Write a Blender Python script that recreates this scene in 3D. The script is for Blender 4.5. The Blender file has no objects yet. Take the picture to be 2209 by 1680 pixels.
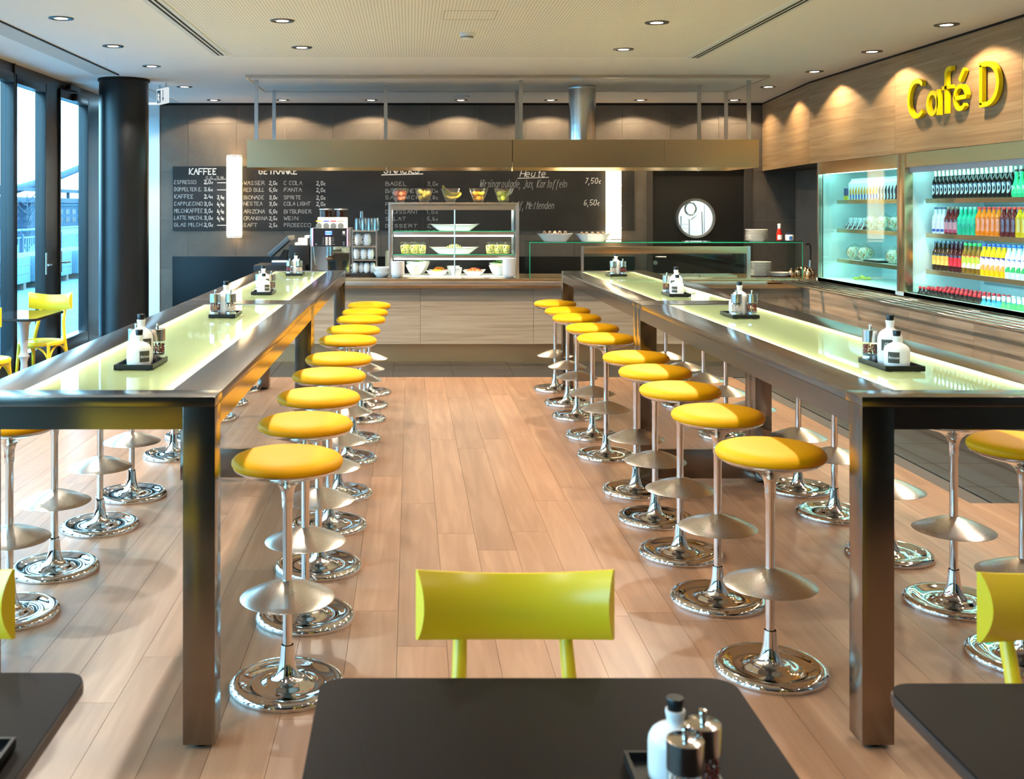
import bpy, bmesh, math, random
from mathutils import Vector, Matrix
random.seed(7)
sc = bpy.context.scene
col = sc.collection
PI = math.pi
# ------------------------------------------------------------------ camera
F, PX, PY, EYE = 2340.0, 885.0, 447.0, 1.68      # focal length and principal point in pixels of the 2209x1680 frame
cam_d = bpy.data.cameras.new('camera')
cam = bpy.data.objects.new('camera', cam_d); col.objects.link(cam)
cam.location = (0, 0, EYE); cam.rotation_euler = (PI/2, 0, 0)
cam_d.sensor_fit = 'HORIZONTAL'; cam_d.sensor_width = 36.0
cam_d.lens = 36.0*F/2209.0
cam_d.shift_x = (1104.5-PX)/2209.0
cam_d.shift_y = (PY-840.0)/2209.0
cam_d.clip_start = 0.05; cam_d.clip_end = 600
cam_d.dof.use_dof = True; cam_d.dof.focus_distance = 7.0; cam_d.dof.aperture_fstop = 6.3
sc.camera = cam
# ------------------------------------------------------------------ sky, exposure
sc.view_settings.view_transform = 'Standard'; sc.view_settings.look = 'None'
sc.view_settings.gamma = 1.0; sc.view_settings.use_curve_mapping = False
sc.view_settings.exposure = 1.13
SKY = 6.0; DOWN = 82.0; WARM = (1.0, 0.90, 0.76); AMBER = (1.0, 0.74, 0.45)
world = bpy.data.worlds.new('sky'); sc.world = world; world.use_nodes = True
nt = world.node_tree; nt.nodes.clear()
wo = nt.nodes.new('ShaderNodeOutputWorld'); bg = nt.nodes.new('ShaderNodeBackground')
tc = nt.nodes.new('ShaderNodeTexCoord'); mp = nt.nodes.new('ShaderNodeMapping'); mp.inputs['Scale'].default_value = (1.5, 1.5, 6)
nz = nt.nodes.new('ShaderNodeTexNoise'); nz.inputs['Scale'].default_value = 2.2; nz.inputs['Detail'].default_value = 5
rp = nt.nodes.new('ShaderNodeValToRGB')
rp.color_ramp.elements[0].position = .38; rp.color_ramp.elements[0].color = (.30, .66, .95, 1)
rp.color_ramp.elements[1].position = .62; rp.color_ramp.elements[1].color = (.58, .85, 1.0, 1)
for a, b in ((tc.outputs['Generated'], mp.inputs[0]), (mp.outputs[0], nz.inputs['Vector']), (nz.outputs['Fac'], rp.inputs[0]), (rp.outputs[0], bg.inputs[0]), (bg.outputs[0], wo.inputs[0])):
    nt.links.new(a, b)
bg.inputs[1].default_value = SKY
cy = sc.cycles
try:
    cy.use_denoising = True; cy.max_bounces = 6; cy.diffuse_bounces = 3; cy.glossy_bounces = 3; cy.transmission_bounces = 4; cy.use_adaptive_sampling = True; cy.adaptive_threshold = .04
    cy.transparent_max_bounces = 12; cy.caustics_reflective = False; cy.caustics_refractive = False
    cy.sample_clamp_indirect = 6.0; cy.sample_clamp_direct = 0; cy.blur_glossy = 0.5; cy.use_light_tree = False
except Exception:
    pass
# ------------------------------------------------------------------ dimensions of the place (metres)
CEIL = 3.02; WALL_Y = 13.94; WIN_X = -3.70; RIGHT_X = 4.95; FRONT_Y = -3.0
TOP = 0.92            # counter worktop
KW = WALL_Y/F
def P(x, y, D):
    k = D/F
    return Vector(((x-PX)*k, D, EYE+(PY-y)*k))
# ------------------------------------------------------------------ mesh helpers
class MB:
    def __init__(s): s.v = []; s.f = []
    def add(s, vs, fs):
        n = len(s.v); s.v += [tuple(p) for p in vs]; s.f += [tuple(i+n for i in q) for q in fs]; return s
    def box(s, x0, x1, y0, y1, z0, z1):
        return s.add([(x0,y0,z0),(x1,y0,z0),(x1,y1,z0),(x0,y1,z0),(x0,y0,z1),(x1,y0,z1),(x1,y1,z1),(x0,y1,z1)],
                     [(0,3,2,1),(4,5,6,7),(0,1,5,4),(1,2,6,5),(2,3,7,6),(3,0,4,7)])
    def lathe(s, prof, n=24, c=(0,0,0), sx=1.0, sy=1.0):
        vs = []; rings = []
        for r, z in prof:
            if r <= 1e-6:
                rings.append([len(vs)]); vs.append((c[0], c[1], c[2]+z))
            else:
                rings.append([len(vs)+i for i in range(n)])
                for i in range(n):
                    a = 2*PI*i/n; vs.append((c[0]+r*math.cos(a)*sx, c[1]+r*math.sin(a)*sy, c[2]+z))
        fs = []
        for A, B in zip(rings, rings[1:]):
            for i in range(n):
                j = (i+1) % n
                if len(A) == 1 and len(B) == 1: continue
                if len(A) == 1: fs.append((A[0], B[j], B[i])) if False else fs.append((A[0], B[i], B[j])[::-1])
                elif len(B) == 1: fs.append((A[i], A[j], B[0]))
                else: fs.append((A[i], A[j], B[j], B[i]))
        return s.add(vs, fs)
    def tube(s, pts, r, n=8, closed=False, cap=True):
        pts = [Vector(p) for p in pts]; m = len(pts)
        rs = r if isinstance(r, (list, tuple)) else [r]*m
        vs = []; t0 = None; nrm = None
        for i, p in enumerate(pts):
            a = pts[(i-1) % m] if (closed or i > 0) else p
            b = pts[(i+1) % m] if (closed or i < m-1) else p
            t = (b-a).normalized()
            if nrm is None:
                nrm = t.cross(Vector((0,0,1)))
                if nrm.length < 1e-4: nrm = t.cross(Vector((1,0,0)))
                nrm.normalize()
            else:
                nrm = (nrm - t*nrm.dot(t))
                if nrm.length < 1e-6: nrm = t.orthogonal()
                nrm.normalize()
            bn = t.cross(nrm)
            for q in range(n):
                a_ = 2*PI*q/n; vs.append(p + nrm*math.cos(a_)*rs[i] + bn*math.sin(a_)*rs[i])
        fs = []
        for i in range(m if closed else m-1):
            k = (i+1) % m
            for q in range(n):
                w = (q+1) % n; fs.append((i*n+q, i*n+w, k*n+w, k*n+q))
        if cap and not closed:
            fs.append(tuple(range(n))[::-1]); fs.append(tuple((m-1)*n+q for q in range(n)))
        return s.add(vs, fs)
    def prism(s, poly, a, b, axis='z'):
        n = len(poly)
        def m(p, h):
            return (p[0], p[1], h) if axis == 'z' else ((p[0], h, p[1]) if axis == 'y' else (h, p[0], p[1]))
        vs = [m(p, a) for p in poly]+[m(p, b) for p in poly]
        fs = [tuple(range(n))[::-1], tuple(range(n, 2*n))]+[(i, (i+1) % n, n+(i+1) % n, n+i) for i in range(n)]
        return s.add(vs, fs)
    def quad(s, a, b, c, d): return s.add([a, b, c, d], [(0,1,2,3)])
    def xf(s, M, i0=0):
        for i in range(i0, len(s.v)): s.v[i] = tuple(M @ Vector(s.v[i]))
        return s
    def mesh(s, name, mat, smooth=None, bevel=0, seg=2):
        me = bpy.data.meshes.new(name); me.from_pydata(s.v, [], s.f)
        bm = bmesh.new(); bm.from_mesh(me)
        bmesh.ops.recalc_face_normals(bm, faces=bm.faces)
        if bevel:
            es = [e for e in bm.edges if len(e.link_faces) == 2 and e.calc_face_angle(0) > .5]
            bmesh.ops.bevel(bm, geom=es, offset=bevel, segments=seg, affect='EDGES', profile=.7, clamp_overlap=True)
        bm.to_mesh(me); bm.free()
        if mat is not None: me.materials.append(mat)
        if smooth is None and bevel: smooth = 40
        if smooth:
            for p in me.polygons: p.use_smooth = True
            me.set_sharp_from_angle(angle=math.radians(smooth))
        return me
    def build(s, name, mat, parent=None, smooth=None, bevel=0, seg=2, loc=None, rz=0):
        return ob(name, s.mesh(name, mat, smooth, bevel, seg), parent, loc, rz)
def ob(name, data, parent=None, loc=None, rz=0, rot=None, scale=None):
    o = bpy.data.objects.new(name, data); col.objects.link(o)
    if parent is not None: o.parent = parent
    if loc is not None: o.location = loc
    if rot is not None: o.rotation_euler = rot
    elif rz: o.rotation_euler = (0, 0, rz)
    if scale is not None: o.scale = scale if isinstance(scale, (tuple, list)) else (scale,)*3
    return o
def tag(o, label=None, cat=None, group=None, kind=None):
    if label: o['label'] = label
    if cat: o['category'] = cat
    if group: o['group'] = group
    if kind: o['kind'] = kind
    return o
def thing(name, label, cat, loc=(0,0,0), rz=0, group=None):
    return tag(ob(name, None, None, loc, rz), label, cat, group)
def struct(name, mb, mat, parent=None, label=None, **kw):
    o = mb.build(name, mat, parent, **kw)
    if parent is None: o['kind'] = 'structure'
    if label: o['label'] = label
    return o
def copy_tree(o, parent=None):
    c = o.copy(); col.objects.link(c); c.parent = parent
    for ch in list(o.children): copy_tree(ch, c)
    return c
def box(x0, x1, y0, y1, z0, z1): return MB().box(x0, x1, y0, y1, z0, z1)
def rrect(x0, x1, y0, y1, r, n=6):
    pts = []
    for cx, cy_, a0 in ((x1-r, y1-r, 0), (x0+r, y1-r, 90), (x0+r, y0+r, 180), (x1-r, y0+r, 270)):
        for i in range(n+1):
            a = math.radians(a0+90*i/n); pts.append((cx+r*math.cos(a), cy_+r*math.sin(a)))
    return pts
# ------------------------------------------------------------------ materials
def lin(c):
    return tuple((v/12.92 if v <= .04045 else ((v+.055)/1.055)**2.4) for v in (x/255.0 for x in c))
def nodes(name):
    m = bpy.data.materials.new(name); m.use_nodes = True
    t = m.node_tree; b = t.nodes['Principled BSDF']
    return m, t, b
def pm(name, c, rough=.5, metal=0.0, spec=.5, coat=0.0, emit=0.0, ecol=None, sub=0.0):
    m, t, b = nodes(name)
    b.inputs['Base Color'].default_value = (*lin(c), 1); b.inputs['Roughness'].default_value = rough
    b.inputs['Metallic'].default_value = metal; b.inputs['Specular IOR Level'].default_value = spec
    b.inputs['Coat Weight'].default_value = coat; b.inputs['Coat Roughness'].default_value = .08
    if emit:
        b.inputs['Emission Color'].default_value = (*(lin(ecol or c)), 1); b.inputs['Emission Strength'].default_value = emit
    if sub:
        b.inputs['Subsurface Weight'].default_value = sub; b.inputs['Subsurface Radius'].default_value = (.02, .012, .008)
    return m
def nd(t, kind, **kw):
    n = t.nodes.new('ShaderNode'+kind)
    for k, v in kw.items():
        if k in n.inputs: n.inputs[k].default_value = v
        else: setattr(n, k, v)
    return n
def coords(t, scale, kind='Object'):
    a = nd(t, 'TexCoord'); b = nd(t, 'Mapping'); b.inputs['Scale'].default_value = scale
    t.links.new(a.outputs[kind], b.inputs[0]); return b.outputs[0]
def ramp(t, fac, *stops):
    r = nd(t, 'ValToRGB'); e = r.color_ramp.elements
    while len(e) < len(stops): e.new(.5)
    for i, (p, c) in enumerate(stops):
        e[i].position = p; e[i].color = (*lin(c), 1) if max(c) > 1.001 else (*c, 1)
    t.links.new(fac, r.inputs[0]); return r.outputs[0]
def brushed(name, c, r0, r1, scale, c2=None):
    m, t, b = nodes(name)
    b.inputs['Metallic'].default_value = 1.0; b.inputs['Base Color'].default_value = (*lin(c), 1)
    n = nd(t, 'TexNoise'); n.inputs['Scale'].default_value = 1.0; n.inputs['Detail'].default_value = 4
    t.links.new(coords(t, scale), n.inputs['Vector'])
    mr = nd(t, 'MapRange'); mr.inputs['To Min'].default_value = r0; mr.inputs['To Max'].default_value = r1
    t.links.new(n.outputs['Fac'], mr.inputs[0]); t.links.new(mr.outputs[0], b.inputs['Roughness'])
    return m
def thin_glass(name, tint=(.93, .97, .96), refl=1.0, rough=0.0, power=4.5):
    m = bpy.data.materials.new(name); m.use_nodes = True; t = m.node_tree; t.nodes.clear()
    o = nd(t, 'OutputMaterial'); mx = nd(t, 'MixShader'); tr = nd(t, 'BsdfTransparent'); g = nd(t, 'BsdfGlossy'); lw = nd(t, 'LayerWeight')
    tr.inputs[0].default_value = (*tint, 1); g.inputs['Roughness'].default_value = rough; lw.inputs[0].default_value = .5
    pw = nd(t, 'Math', operation='POWER'); pw.inputs[1].default_value = power; mr = nd(t, 'MapRange'); mr.inputs['To Min'].default_value = .03*refl; mr.inputs['To Max'].default_value = .9
    t.links.new(lw.outputs['Facing'], pw.inputs[0]); t.links.new(pw.outputs[0], mr.inputs[0]); t.links.new(mr.outputs[0], mx.inputs[0])
    t.links.new(tr.outputs[0], mx.inputs[1]); t.links.new(g.outputs[0], mx.inputs[2]); t.links.new(mx.outputs[0], o.inputs[0])
    return m
M = {}
M['ceiling'] = pm('ceiling_paint', (243, 241, 238), .9, spec=.1)
M['white_paint'] = pm('white_paint', (220, 224, 226), .7)
M['dark_wall'] = pm('dark_wall', (30, 24, 20), .7)
M['frame'] = pm('window_frame', (20, 24, 28), .28, spec=.55)
M['black'] = pm('black', (10, 10, 11), .35)
M['black_matte'] = pm('black_matte', (9, 9, 9), .6, spec=.3)
M['column'] = pm('column_paint', (12, 15, 19), .34, spec=.5)
M['steel'] = brushed('brushed_steel', (190, 178, 164), .26, .32, (3, 300, 300))
M['steel_hood'] = brushed('hood_steel', (214, 188, 150), .22, .29, (3, 3, 300))
M['steel_table'] = brushed('table_steel', (138, 128, 118), .15, .22, (4, 350, 350))
M['plinth_steel'] = brushed('plinth_steel', (190, 166, 130), .32, .38, (2, 2, 300))
M['satin'] = brushed('satin_steel', (205, 198, 188), .26, .30, (200, 200, 200))
M['chrome'] = pm('chrome', (225, 222, 218), .035, 1.0)
M['alu'] = pm('aluminium', (190, 192, 196), .3, 1.0)
M['copper_glint'] = pm('polished_metal', (226, 196, 168), .1, 1.0)
M['seat_yellow'] = pm('seat_leather', (234, 164, 0), .55, spec=.2)
M['chair_yellow'] = pm('chair_lacquer', (222, 194, 38), .28, spec=.5)
M['sign_yellow'] = pm('sign_yellow', (247, 220, 0), .4)
M['porcelain'] = pm('porcelain', (226, 225, 223), .12, spec=.5)
M['plastic_white'] = pm('white_plastic', (235, 235, 235), .35)
M['glass'] = thin_glass('clear_glass')
M['bowl_glass'] = thin_glass('bowl_glass', (.93, .96, .95), 3.5, .0, 2.2)
M['glass_window'] = thin_glass('window_glass', (.80, .95, 1.0), .9)
M['glass_green'] = thin_glass('case_glass', (.90, .985, .955), 1.0, 0.0, 6.0)
M['glass_edge'] = pm('glass_edge', (40, 150, 110), .15)
M['table_top'] = pm('table_laminate', (46, 37, 36), .38, spec=.35)
M['cafe_top'] = pm('cafe_table_top', (34, 32, 34), .06, spec=.6)
M['table_edge'] = pm('table_edge', (24, 20, 20), .4)
M['chalk'] = pm('chalk', (226, 226, 226), .9)
M['chalk_soft'] = pm('chalk_soft', (168, 168, 168), .9)
M['grout'] = pm('grout', (150, 140, 126), .9)
M['grout_dark'] = pm('grout_dark', (84, 78, 72), .9)
M['dark_gloss'] = pm('dark_gloss_panel', (8, 9, 14), .3, spec=.35)
M['door_black'] = pm('door_black', (10, 9, 9), .5)
M['door_frame'] = pm('door_frame', (64, 60, 56), .5)
def wood(name, c0, c1, c2, scale, rough=.45, rnd=0.0, fac_detail=6, bump=.05):
    m, t, b = nodes(name)
    vec = coords(t, scale)
    oi = nd(t, 'ObjectInfo')
    off = nd(t, 'VectorMath', operation='ADD'); cmb = nd(t, 'CombineXYZ'); ml = nd(t, 'Math', operation='MULTIPLY'); ml.inputs[1].default_value = 57.0
    t.links.new(oi.outputs['Random'], ml.inputs[0]); t.links.new(ml.outputs[0], cmb.inputs[0]); t.links.new(ml.outputs[0], cmb.inputs[2])
    t.links.new(vec, off.inputs[0]); t.links.new(cmb.outputs[0], off.inputs[1])
    n = nd(t, 'TexNoise'); n.inputs['Scale'].default_value = 1.0; n.inputs['Detail'].default_value = fac_detail; n.inputs['Distortion'].default_value = .8
    t.links.new(off.outputs[0], n.inputs['Vector'])
    c = ramp(t, n.outputs['Fac'], (.30, c0), (.52, c1), (.72, c2))
    if rnd:
        hs = nd(t, 'HueSaturation'); mr = nd(t, 'MapRange'); mr.inputs['To Min'].default_value = 1-rnd; mr.inputs['To Max'].default_value = 1+rnd*.7
        t.links.new(oi.outputs['Random'], mr.inputs[0]); t.links.new(mr.outputs[0], hs.inputs['Value']); t.links.new(c, hs.inputs['Color']); c = hs.outputs[0]
    t.links.new(c, b.inputs['Base Color'])
    b.inputs['Roughness'].default_value = rough; b.inputs['Specular IOR Level'].default_value = .4
    bp = nd(t, 'Bump'); bp.inputs['Strength'].default_value = bump; bp.inputs['Distance'].default_value = .003
    t.links.new(n.outputs['Fac'], bp.inputs['Height']); t.links.new(bp.outputs[0], b.inputs['Normal'])
    return m
M['plank'] = wood('oak_floorboard', (141, 103, 76), (153, 115, 88), (165, 128, 99), (18, 1.1, 18), .34, .13)
M['oak'] = wood('oak_veneer', (150, 126, 100), (172, 148, 122), (184, 162, 136), (1.1, 1.1, 34), .5, .05)
M['oak_fascia'] = wood('oak_fascia', (134, 108, 76), (154, 129, 96), (168, 145, 112), (.9, .9, 26), .42, .05)
def tile_mat(name, c0, c1, rough, rnd):
    m, t, b = nodes(name)
    n = nd(t, 'TexNoise'); n.inputs['Scale'].default_value = 3.0; n.inputs['Detail'].default_value = 8; n.inputs['Roughness'].default_value = .7
    oi = nd(t, 'ObjectInfo'); cmb = nd(t, 'CombineXYZ'); ml = nd(t, 'Math', operation='MULTIPLY'); ml.inputs[1].default_value = 91.0
    off = nd(t, 'VectorMath', operation='ADD')
    t.links.new(oi.outputs['Random'], ml.inputs[0]); t.links.new(ml.outputs[0], cmb.inputs[1]); t.links.new(coords(t, (1, 1, 1)), off.inputs[0]); t.links.new(cmb.outputs[0], off.inputs[1])
    t.links.new(off.outputs[0], n.inputs['Vector'])
    c = ramp(t, n.outputs['Fac'], (.3, c0), (.7, c1))
    hs = nd(t, 'HueSaturation'); mr = nd(t, 'MapRange'); mr.inputs['To Min'].default_value = 1-rnd; mr.inputs['To Max'].default_value = 1+rnd
    t.links.new(oi.outputs['Random'], mr.inputs[0]); t.links.new(mr.outputs[0], hs.inputs['Value']); t.links.new(c, hs.inputs['Color'])
    t.links.new(hs.outputs[0], b.inputs['Base Color']); b.inputs['Roughness'].default_value = rough
    return m
M['wall_tile'] = tile_mat('stone_wall_tile', (84, 78, 72), (102, 95, 87), .5, .05)
M['floor_tile'] = tile_mat('slate_floor_tile', (38, 36, 36), (52, 49, 47), .42, .08)
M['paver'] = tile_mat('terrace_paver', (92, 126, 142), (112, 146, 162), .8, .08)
def perforated():
    m, t, b = nodes('perforated_ceiling')
    v = coords(t, (1/.0225, 1/.0225, 1))
    fr = nd(t, 'VectorMath', operation='FRACTION'); t.links.new(v, fr.inputs[0])
    sb = nd(t, 'VectorMath', operation='SUBTRACT'); sb.inputs[1].default_value = (.5, .5, 0); t.links.new(fr.outputs[0], sb.inputs[0])
    sp = nd(t, 'SeparateXYZ'); t.links.new(sb.outputs[0], sp.inputs[0]); cb = nd(t, 'CombineXYZ')
    t.links.new(sp.outputs[0], cb.inputs[0]); t.links.new(sp.outputs[1], cb.inputs[1])
    ln = nd(t, 'VectorMath', operation='LENGTH'); t.links.new(cb.outputs[0], ln.inputs[0])
    c = ramp(t, ln.outputs['Value'], (.20, (176, 172, 166)), (.27, (243, 241, 238)))
    t.links.new(c, b.inputs['Base Color']); b.inputs['Roughness'].default_value = .9; b.inputs['Specular IOR Level'].default_value = .1
    return m
M['perforated'] = perforated()
def chalkboard():
    m, t, b = nodes('chalkboard')
    n = nd(t, 'TexNoise'); n.inputs['Scale'].default_value = 2.0; n.inputs['Detail'].default_value = 6
    t.links.new(coords(t, (1, 1, 2)), n.inputs['Vector'])
    t.links.new(ramp(t, n.outputs['Fac'], (.35, (13, 13, 15)), (.75, (34, 33, 34))), b.inputs['Base Color']); b.inputs['Roughness'].default_value = .55
    return m
M['board'] = chalkboard()
def lit(name, c, s):
    m = bpy.data.materials.new(name); m.use_nodes = True; t = m.node_tree; t.nodes.clear()
    o = nd(t, 'OutputMaterial'); e = nd(t, 'Emission'); e.inputs[0].default_value = (*c, 1); e.inputs[1].default_value = s
    t.links.new(e.outputs[0], o.inputs[0])
    if s < 6: m.cycles.emission_sampling = 'NONE'
    return m
M['lamp_lens'] = lit('downlight_lens', (1, .93, .82), 5.0)
M['led_warm'] = lit('table_light_strip', (1, .90, .66), 15.0)
M['led_cool'] = lit('fridge_light_strip', (.45, 1.0, .95), 9.0)
M['led_case'] = lit('case_light_strip', (.92, 1.0, .86), 12.0)
def opal():
    m = bpy.data.materials.new('opal_glass'); m.use_nodes = True; t = m.node_tree; t.nodes.clear()
    o = nd(t, 'OutputMaterial'); mx = nd(t, 'MixShader'); m2 = nd(t, 'MixShader'); tl = nd(t, 'BsdfTranslucent'); df = nd(t, 'BsdfDiffuse'); g = nd(t, 'BsdfGlossy'); fr = nd(t, 'Fresnel')
    tl.inputs[0].default_value = (.70, .80, .44, 1); df.inputs[0].default_value = (.50, .60, .34, 1); g.inputs['Roughness'].default_value = .02; fr.inputs[0].default_value = 1.5
    m2.inputs[0].default_value = .62
    t.links.new(df.outputs[0], m2.inputs[1]); t.links.new(tl.outputs[0], m2.inputs[2])
    t.links.new(fr.outputs[0], mx.inputs[0]); t.links.new(m2.outputs[0], mx.inputs[1]); t.links.new(g.outputs[0], mx.inputs[2]); t.links.new(mx.outputs[0], o.inputs[0])
    return m
M['opal'] = opal()
ONES = ['', 'first', 'second', 'third', 'fourth', 'fifth', 'sixth', 'seventh', 'eighth', 'ninth', 'tenth', 'eleventh', 'twelfth', 'thirteenth', 'fourteenth', 'fifteenth', 'sixteenth', 'seventeenth', 'eighteenth', 'nineteenth', 'twentieth']
def nth(i):
    i += 1
    return ONES[i] if i <= 20 else 'twenty-'+ONES[i-20]
ORD = ['first', 'second', 'third', 'fourth', 'fifth', 'sixth', 'seventh', 'eighth', 'ninth', 'tenth', 'eleventh', 'twelfth']
# ================================================================== the setting
WOOD_END, TILE_X, TILE_Y0 = 10.73, 3.31, 6.16          # where the boards stop and the dark tiles begin
fl = struct('floor', box(WIN_X-.05, RIGHT_X, FRONT_Y, WALL_Y, -.12, -.0085), M['grout_dark'], label='oak plank floor with dark slate tiles before the counters')
PW = .19
def plank_run(x0, x1, ya, yb, seed):
    rr = random.Random(seed); y = ya - rr.random()*1.6
    while y < yb:
        L = rr.choice((1.75, 2.0, 2.25)); a, b = max(y, ya), min(y+L, yb); y += L
        if b-a > .02: yield a, b
pl_mesh = {}
def plank(x0, x1, a, b):
    key = (round(x1-x0, 3), round(b-a, 3))
    if key not in pl_mesh:
        w, l = (x1-x0)/2-.0007, (b-a)/2-.0007
        pl_mesh[key] = box(-w, w, -l, l, -.008, 0).mesh('floorboard', M['plank'])
    ob('floorboard', pl_mesh[key], fl, ((x0+x1)/2, (a+b)/2, 0))
i = 0; x = -3.66
while x < RIGHT_X-.01:
    x1 = min(x+PW, RIGHT_X-.002); i += 1
    end = WOOD_END if x1 < TILE_X+.02 else TILE_Y0
    if x < TILE_X < x1: x1 = TILE_X
    for a, b in plank_run(x, x1, 1.6, end, i): plank(x, x1, a, b)
    x = x1
box(WIN_X, RIGHT_X, .8, 1.6, -.0085, -.0005).build('floor_boards_near', M['plank'], fl); box(WIN_X, RIGHT_X, FRONT_Y, .8, -.0085, -.0005).build('unseen_dark_floor', M['floor_tile'], fl)  # unseen floor behind the viewer, added dark to dim reflections in the table legs
tl_mesh = {}
def ftile(x0, x1, y0, y1):
    key = (round(x1-x0, 3), round(y1-y0, 3))
    if key not in tl_mesh:
        w, l = (x1-x0)/2-.0022, (y1-y0)/2-.0022
        tl_mesh[key] = box(-w, w, -l, l, -.008, 0).mesh('floor_tile', M['floor_tile'])
    ob('floor_tile', tl_mesh[key], fl, ((x0+x1)/2, (y0+y1)/2, 0))
xs = [-3.69]+[round(-3.6+.607*j+.0, 3) for j in range(1, 30)]
xs = [-3.69]+[(-.175+.607*j) for j in range(-5, 9) if -3.6 < -.175+.607*j < 4.9]+[4.94]
for a, b in zip(xs, xs[1:]):
    for c, d in ((WOOD_END, 11.25), (11.25, 11.86), (11.86, 12.47)):
        if a > TILE_X-.1 and c < 11: pass
        ftile(a, b, c, d)
for a, b in ((TILE_X, 3.43), (3.43, 4.03), (4.03, 4.63)):
    ys = [TILE_Y0, 6.52, 7.12, 7.72, 8.32, 8.92, 9.52, 10.12, WOOD_END]
    for c, d in zip(ys, ys[1:]): ftile(a, b, c, d)
# ------------------------------------------------------------------ ceiling
ce = struct('ceiling', box(WIN_X-.05, RIGHT_X, FRONT_Y, WALL_Y, CEIL, CEIL+.2), M['ceiling'], label='white plasterboard ceiling with a perforated acoustic field')
box(-1.575, 2.455, FRONT_Y+.2, 9.66, CEIL-.004, CEIL).build('acoustic_panel', M['perforated'], ce)
for nm, xa, xb, ye in (('slot_diffuser', -1.73, -1.60, 9.56), ('slot_diffuser', 2.48, 2.60, 9.72)):
    d = box(xa, xb, FRONT_Y+.2, ye, CEIL-.006, CEIL).build(nm, M['white_paint'], ce)
    for u in (.38, .66):
        xc = xa+(xb-xa)*u
        box(xc-.009, xc+.009, FRONT_Y+.2, ye-.03, CEIL-.0075, CEIL-.006).build('slot', M['black_matte'], d)
d = box(-3.17, -2.95, FRONT_Y+.2, 10.9, CEIL-.008, CEIL).build('linear_grille', pm('grille_paint', (205, 200, 190), .7), ce)
box(-2.952, -2.938, FRONT_Y+.2, 10.95, CEIL-.010, CEIL).build('shadow_gap', M['black_matte'], d)
box(-3.17, -2.95, 12.2, 13.8, CEIL-.008, CEIL).build('linear_grille', M['white_paint'], ce)
hx = P(963, 31, CEIL); 
h = MB()
for a in (('x', .34, .62, 9.0), ):
    pass
hy0, hy1 = 7.37, 7.72
hb = MB()
hb.box(.23, .60, hy0, hy0+.004, CEIL-.0055, CEIL-.004); hb.box(.23, .60, hy1, hy1+.004, CEIL-.0055, CEIL-.004); hb.box(.23, .234, hy0, hy1, CEIL-.0055, CEIL-.004); hb.box(.596, .60, hy0, hy1, CEIL-.0055, CEIL-.004)
hb.build('hatch_frame', pm('hatch_line', (170, 166, 158), .8), ce)
# ------------------------------------------------------------------ back wall of stone tiles
wb = struct('wall_back', box(-3.36, RIGHT_X, WALL_Y+.01, WALL_Y+.22, 0, CEIL), M['grout'], label='grey brown stone tiled back wall behind the counter')
# the kitchen door leaves an opening, so the wall is made of three blocks
DX0, DX1, DZ = (1408-PX)*KW, (1606-PX)*KW, 2.17
bpy.data.objects.remove(wb)
w_ = MB(); w_.box(-3.22, DX0-.07, WALL_Y+.008, WALL_Y+.2, 0, CEIL); w_.box(DX1+.10, RIGHT_X, WALL_Y+.008, WALL_Y+.2, 0, CEIL); w_.box(DX0-.07, DX1+.10, WALL_Y+.008, WALL_Y+.2, DZ+.06, CEIL)
wb = struct('wall_back', w_, M['grout'], label='grey brown stone tiled back wall behind the counter')
TS = 104*KW
tx = [(406-PX)*KW+TS*j for j in range(-1, 14)]; tz = [EYE+(PY-579)*KW+TS*j for j in range(-2, 4)]
wt = {}
def wtile(x0, x1, z0, z1):
    if x1-x0 < .03 or z1-z0 < .03: return
    key = (round(x1-x0, 3), round(z1-z0, 3))
    if key not in wt:
        a, b = (x1-x0)/2-.0018, (z1-z0)/2-.0018
        wt[key] = box(-a, a, 0, .010, -b, b).mesh('wall_tile', M['wall_tile'])
    ob('wall_tile', wt[key], wb, ((x0+x1)/2, WALL_Y, (z0+z1)/2))
zz = [0]+[z for z in tz if .05 < z < CEIL-.1]+[CEIL-.03]
xx = [-3.22]+[v for v in tx if -3.19 < v < RIGHT_X-.05]+[RIGHT_X]
for a, b in zip(xx, xx[1:]):
    for c, d in zip(zz, zz[1:]):
        if b <= DX0-.07 or a >= DX1+.10: wtile(a, b, c, d)
        elif d <= DZ+.06:
            if a < DX0-.07: wtile(a, DX0-.07, c, d)
            if b > DX1+.10: wtile(DX1+.10, b, c, d)
        elif c < DZ+.06:
            wtile(a, b, DZ+.06, d)
            if a < DX0-.07: wtile(a, DX0-.07, c, DZ+.06)
            if b > DX1+.10: wtile(DX1+.10, b, c, DZ+.06)
        else: wtile(a, b, c, d)
box(-3.22, RIGHT_X, WALL_Y-.004, WALL_Y+.01, CEIL-.03, CEIL).build('shadow_gap', M['black_matte'], wb)
struct('wall_back_left', box(WIN_X, -3.22, WALL_Y-.01, WALL_Y+.2, 0, CEIL-.02), pm('pale_wall', (226, 236, 240), .6), label='pale painted strip of wall beside the window corner')
# right wall (behind the fridge), front wall behind the camera
struct('wall_right', box(RIGHT_X, RIGHT_X+.2, FRONT_Y, WALL_Y+.2, 0, CEIL), M['wall_tile'], label='dark tiled wall on the right')
struct('wall_front', box(WIN_X-.1, RIGHT_X, FRONT_Y-.2, FRONT_Y, 0, CEIL), M['dark_wall'], label='brown wall behind the viewer')
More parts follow.
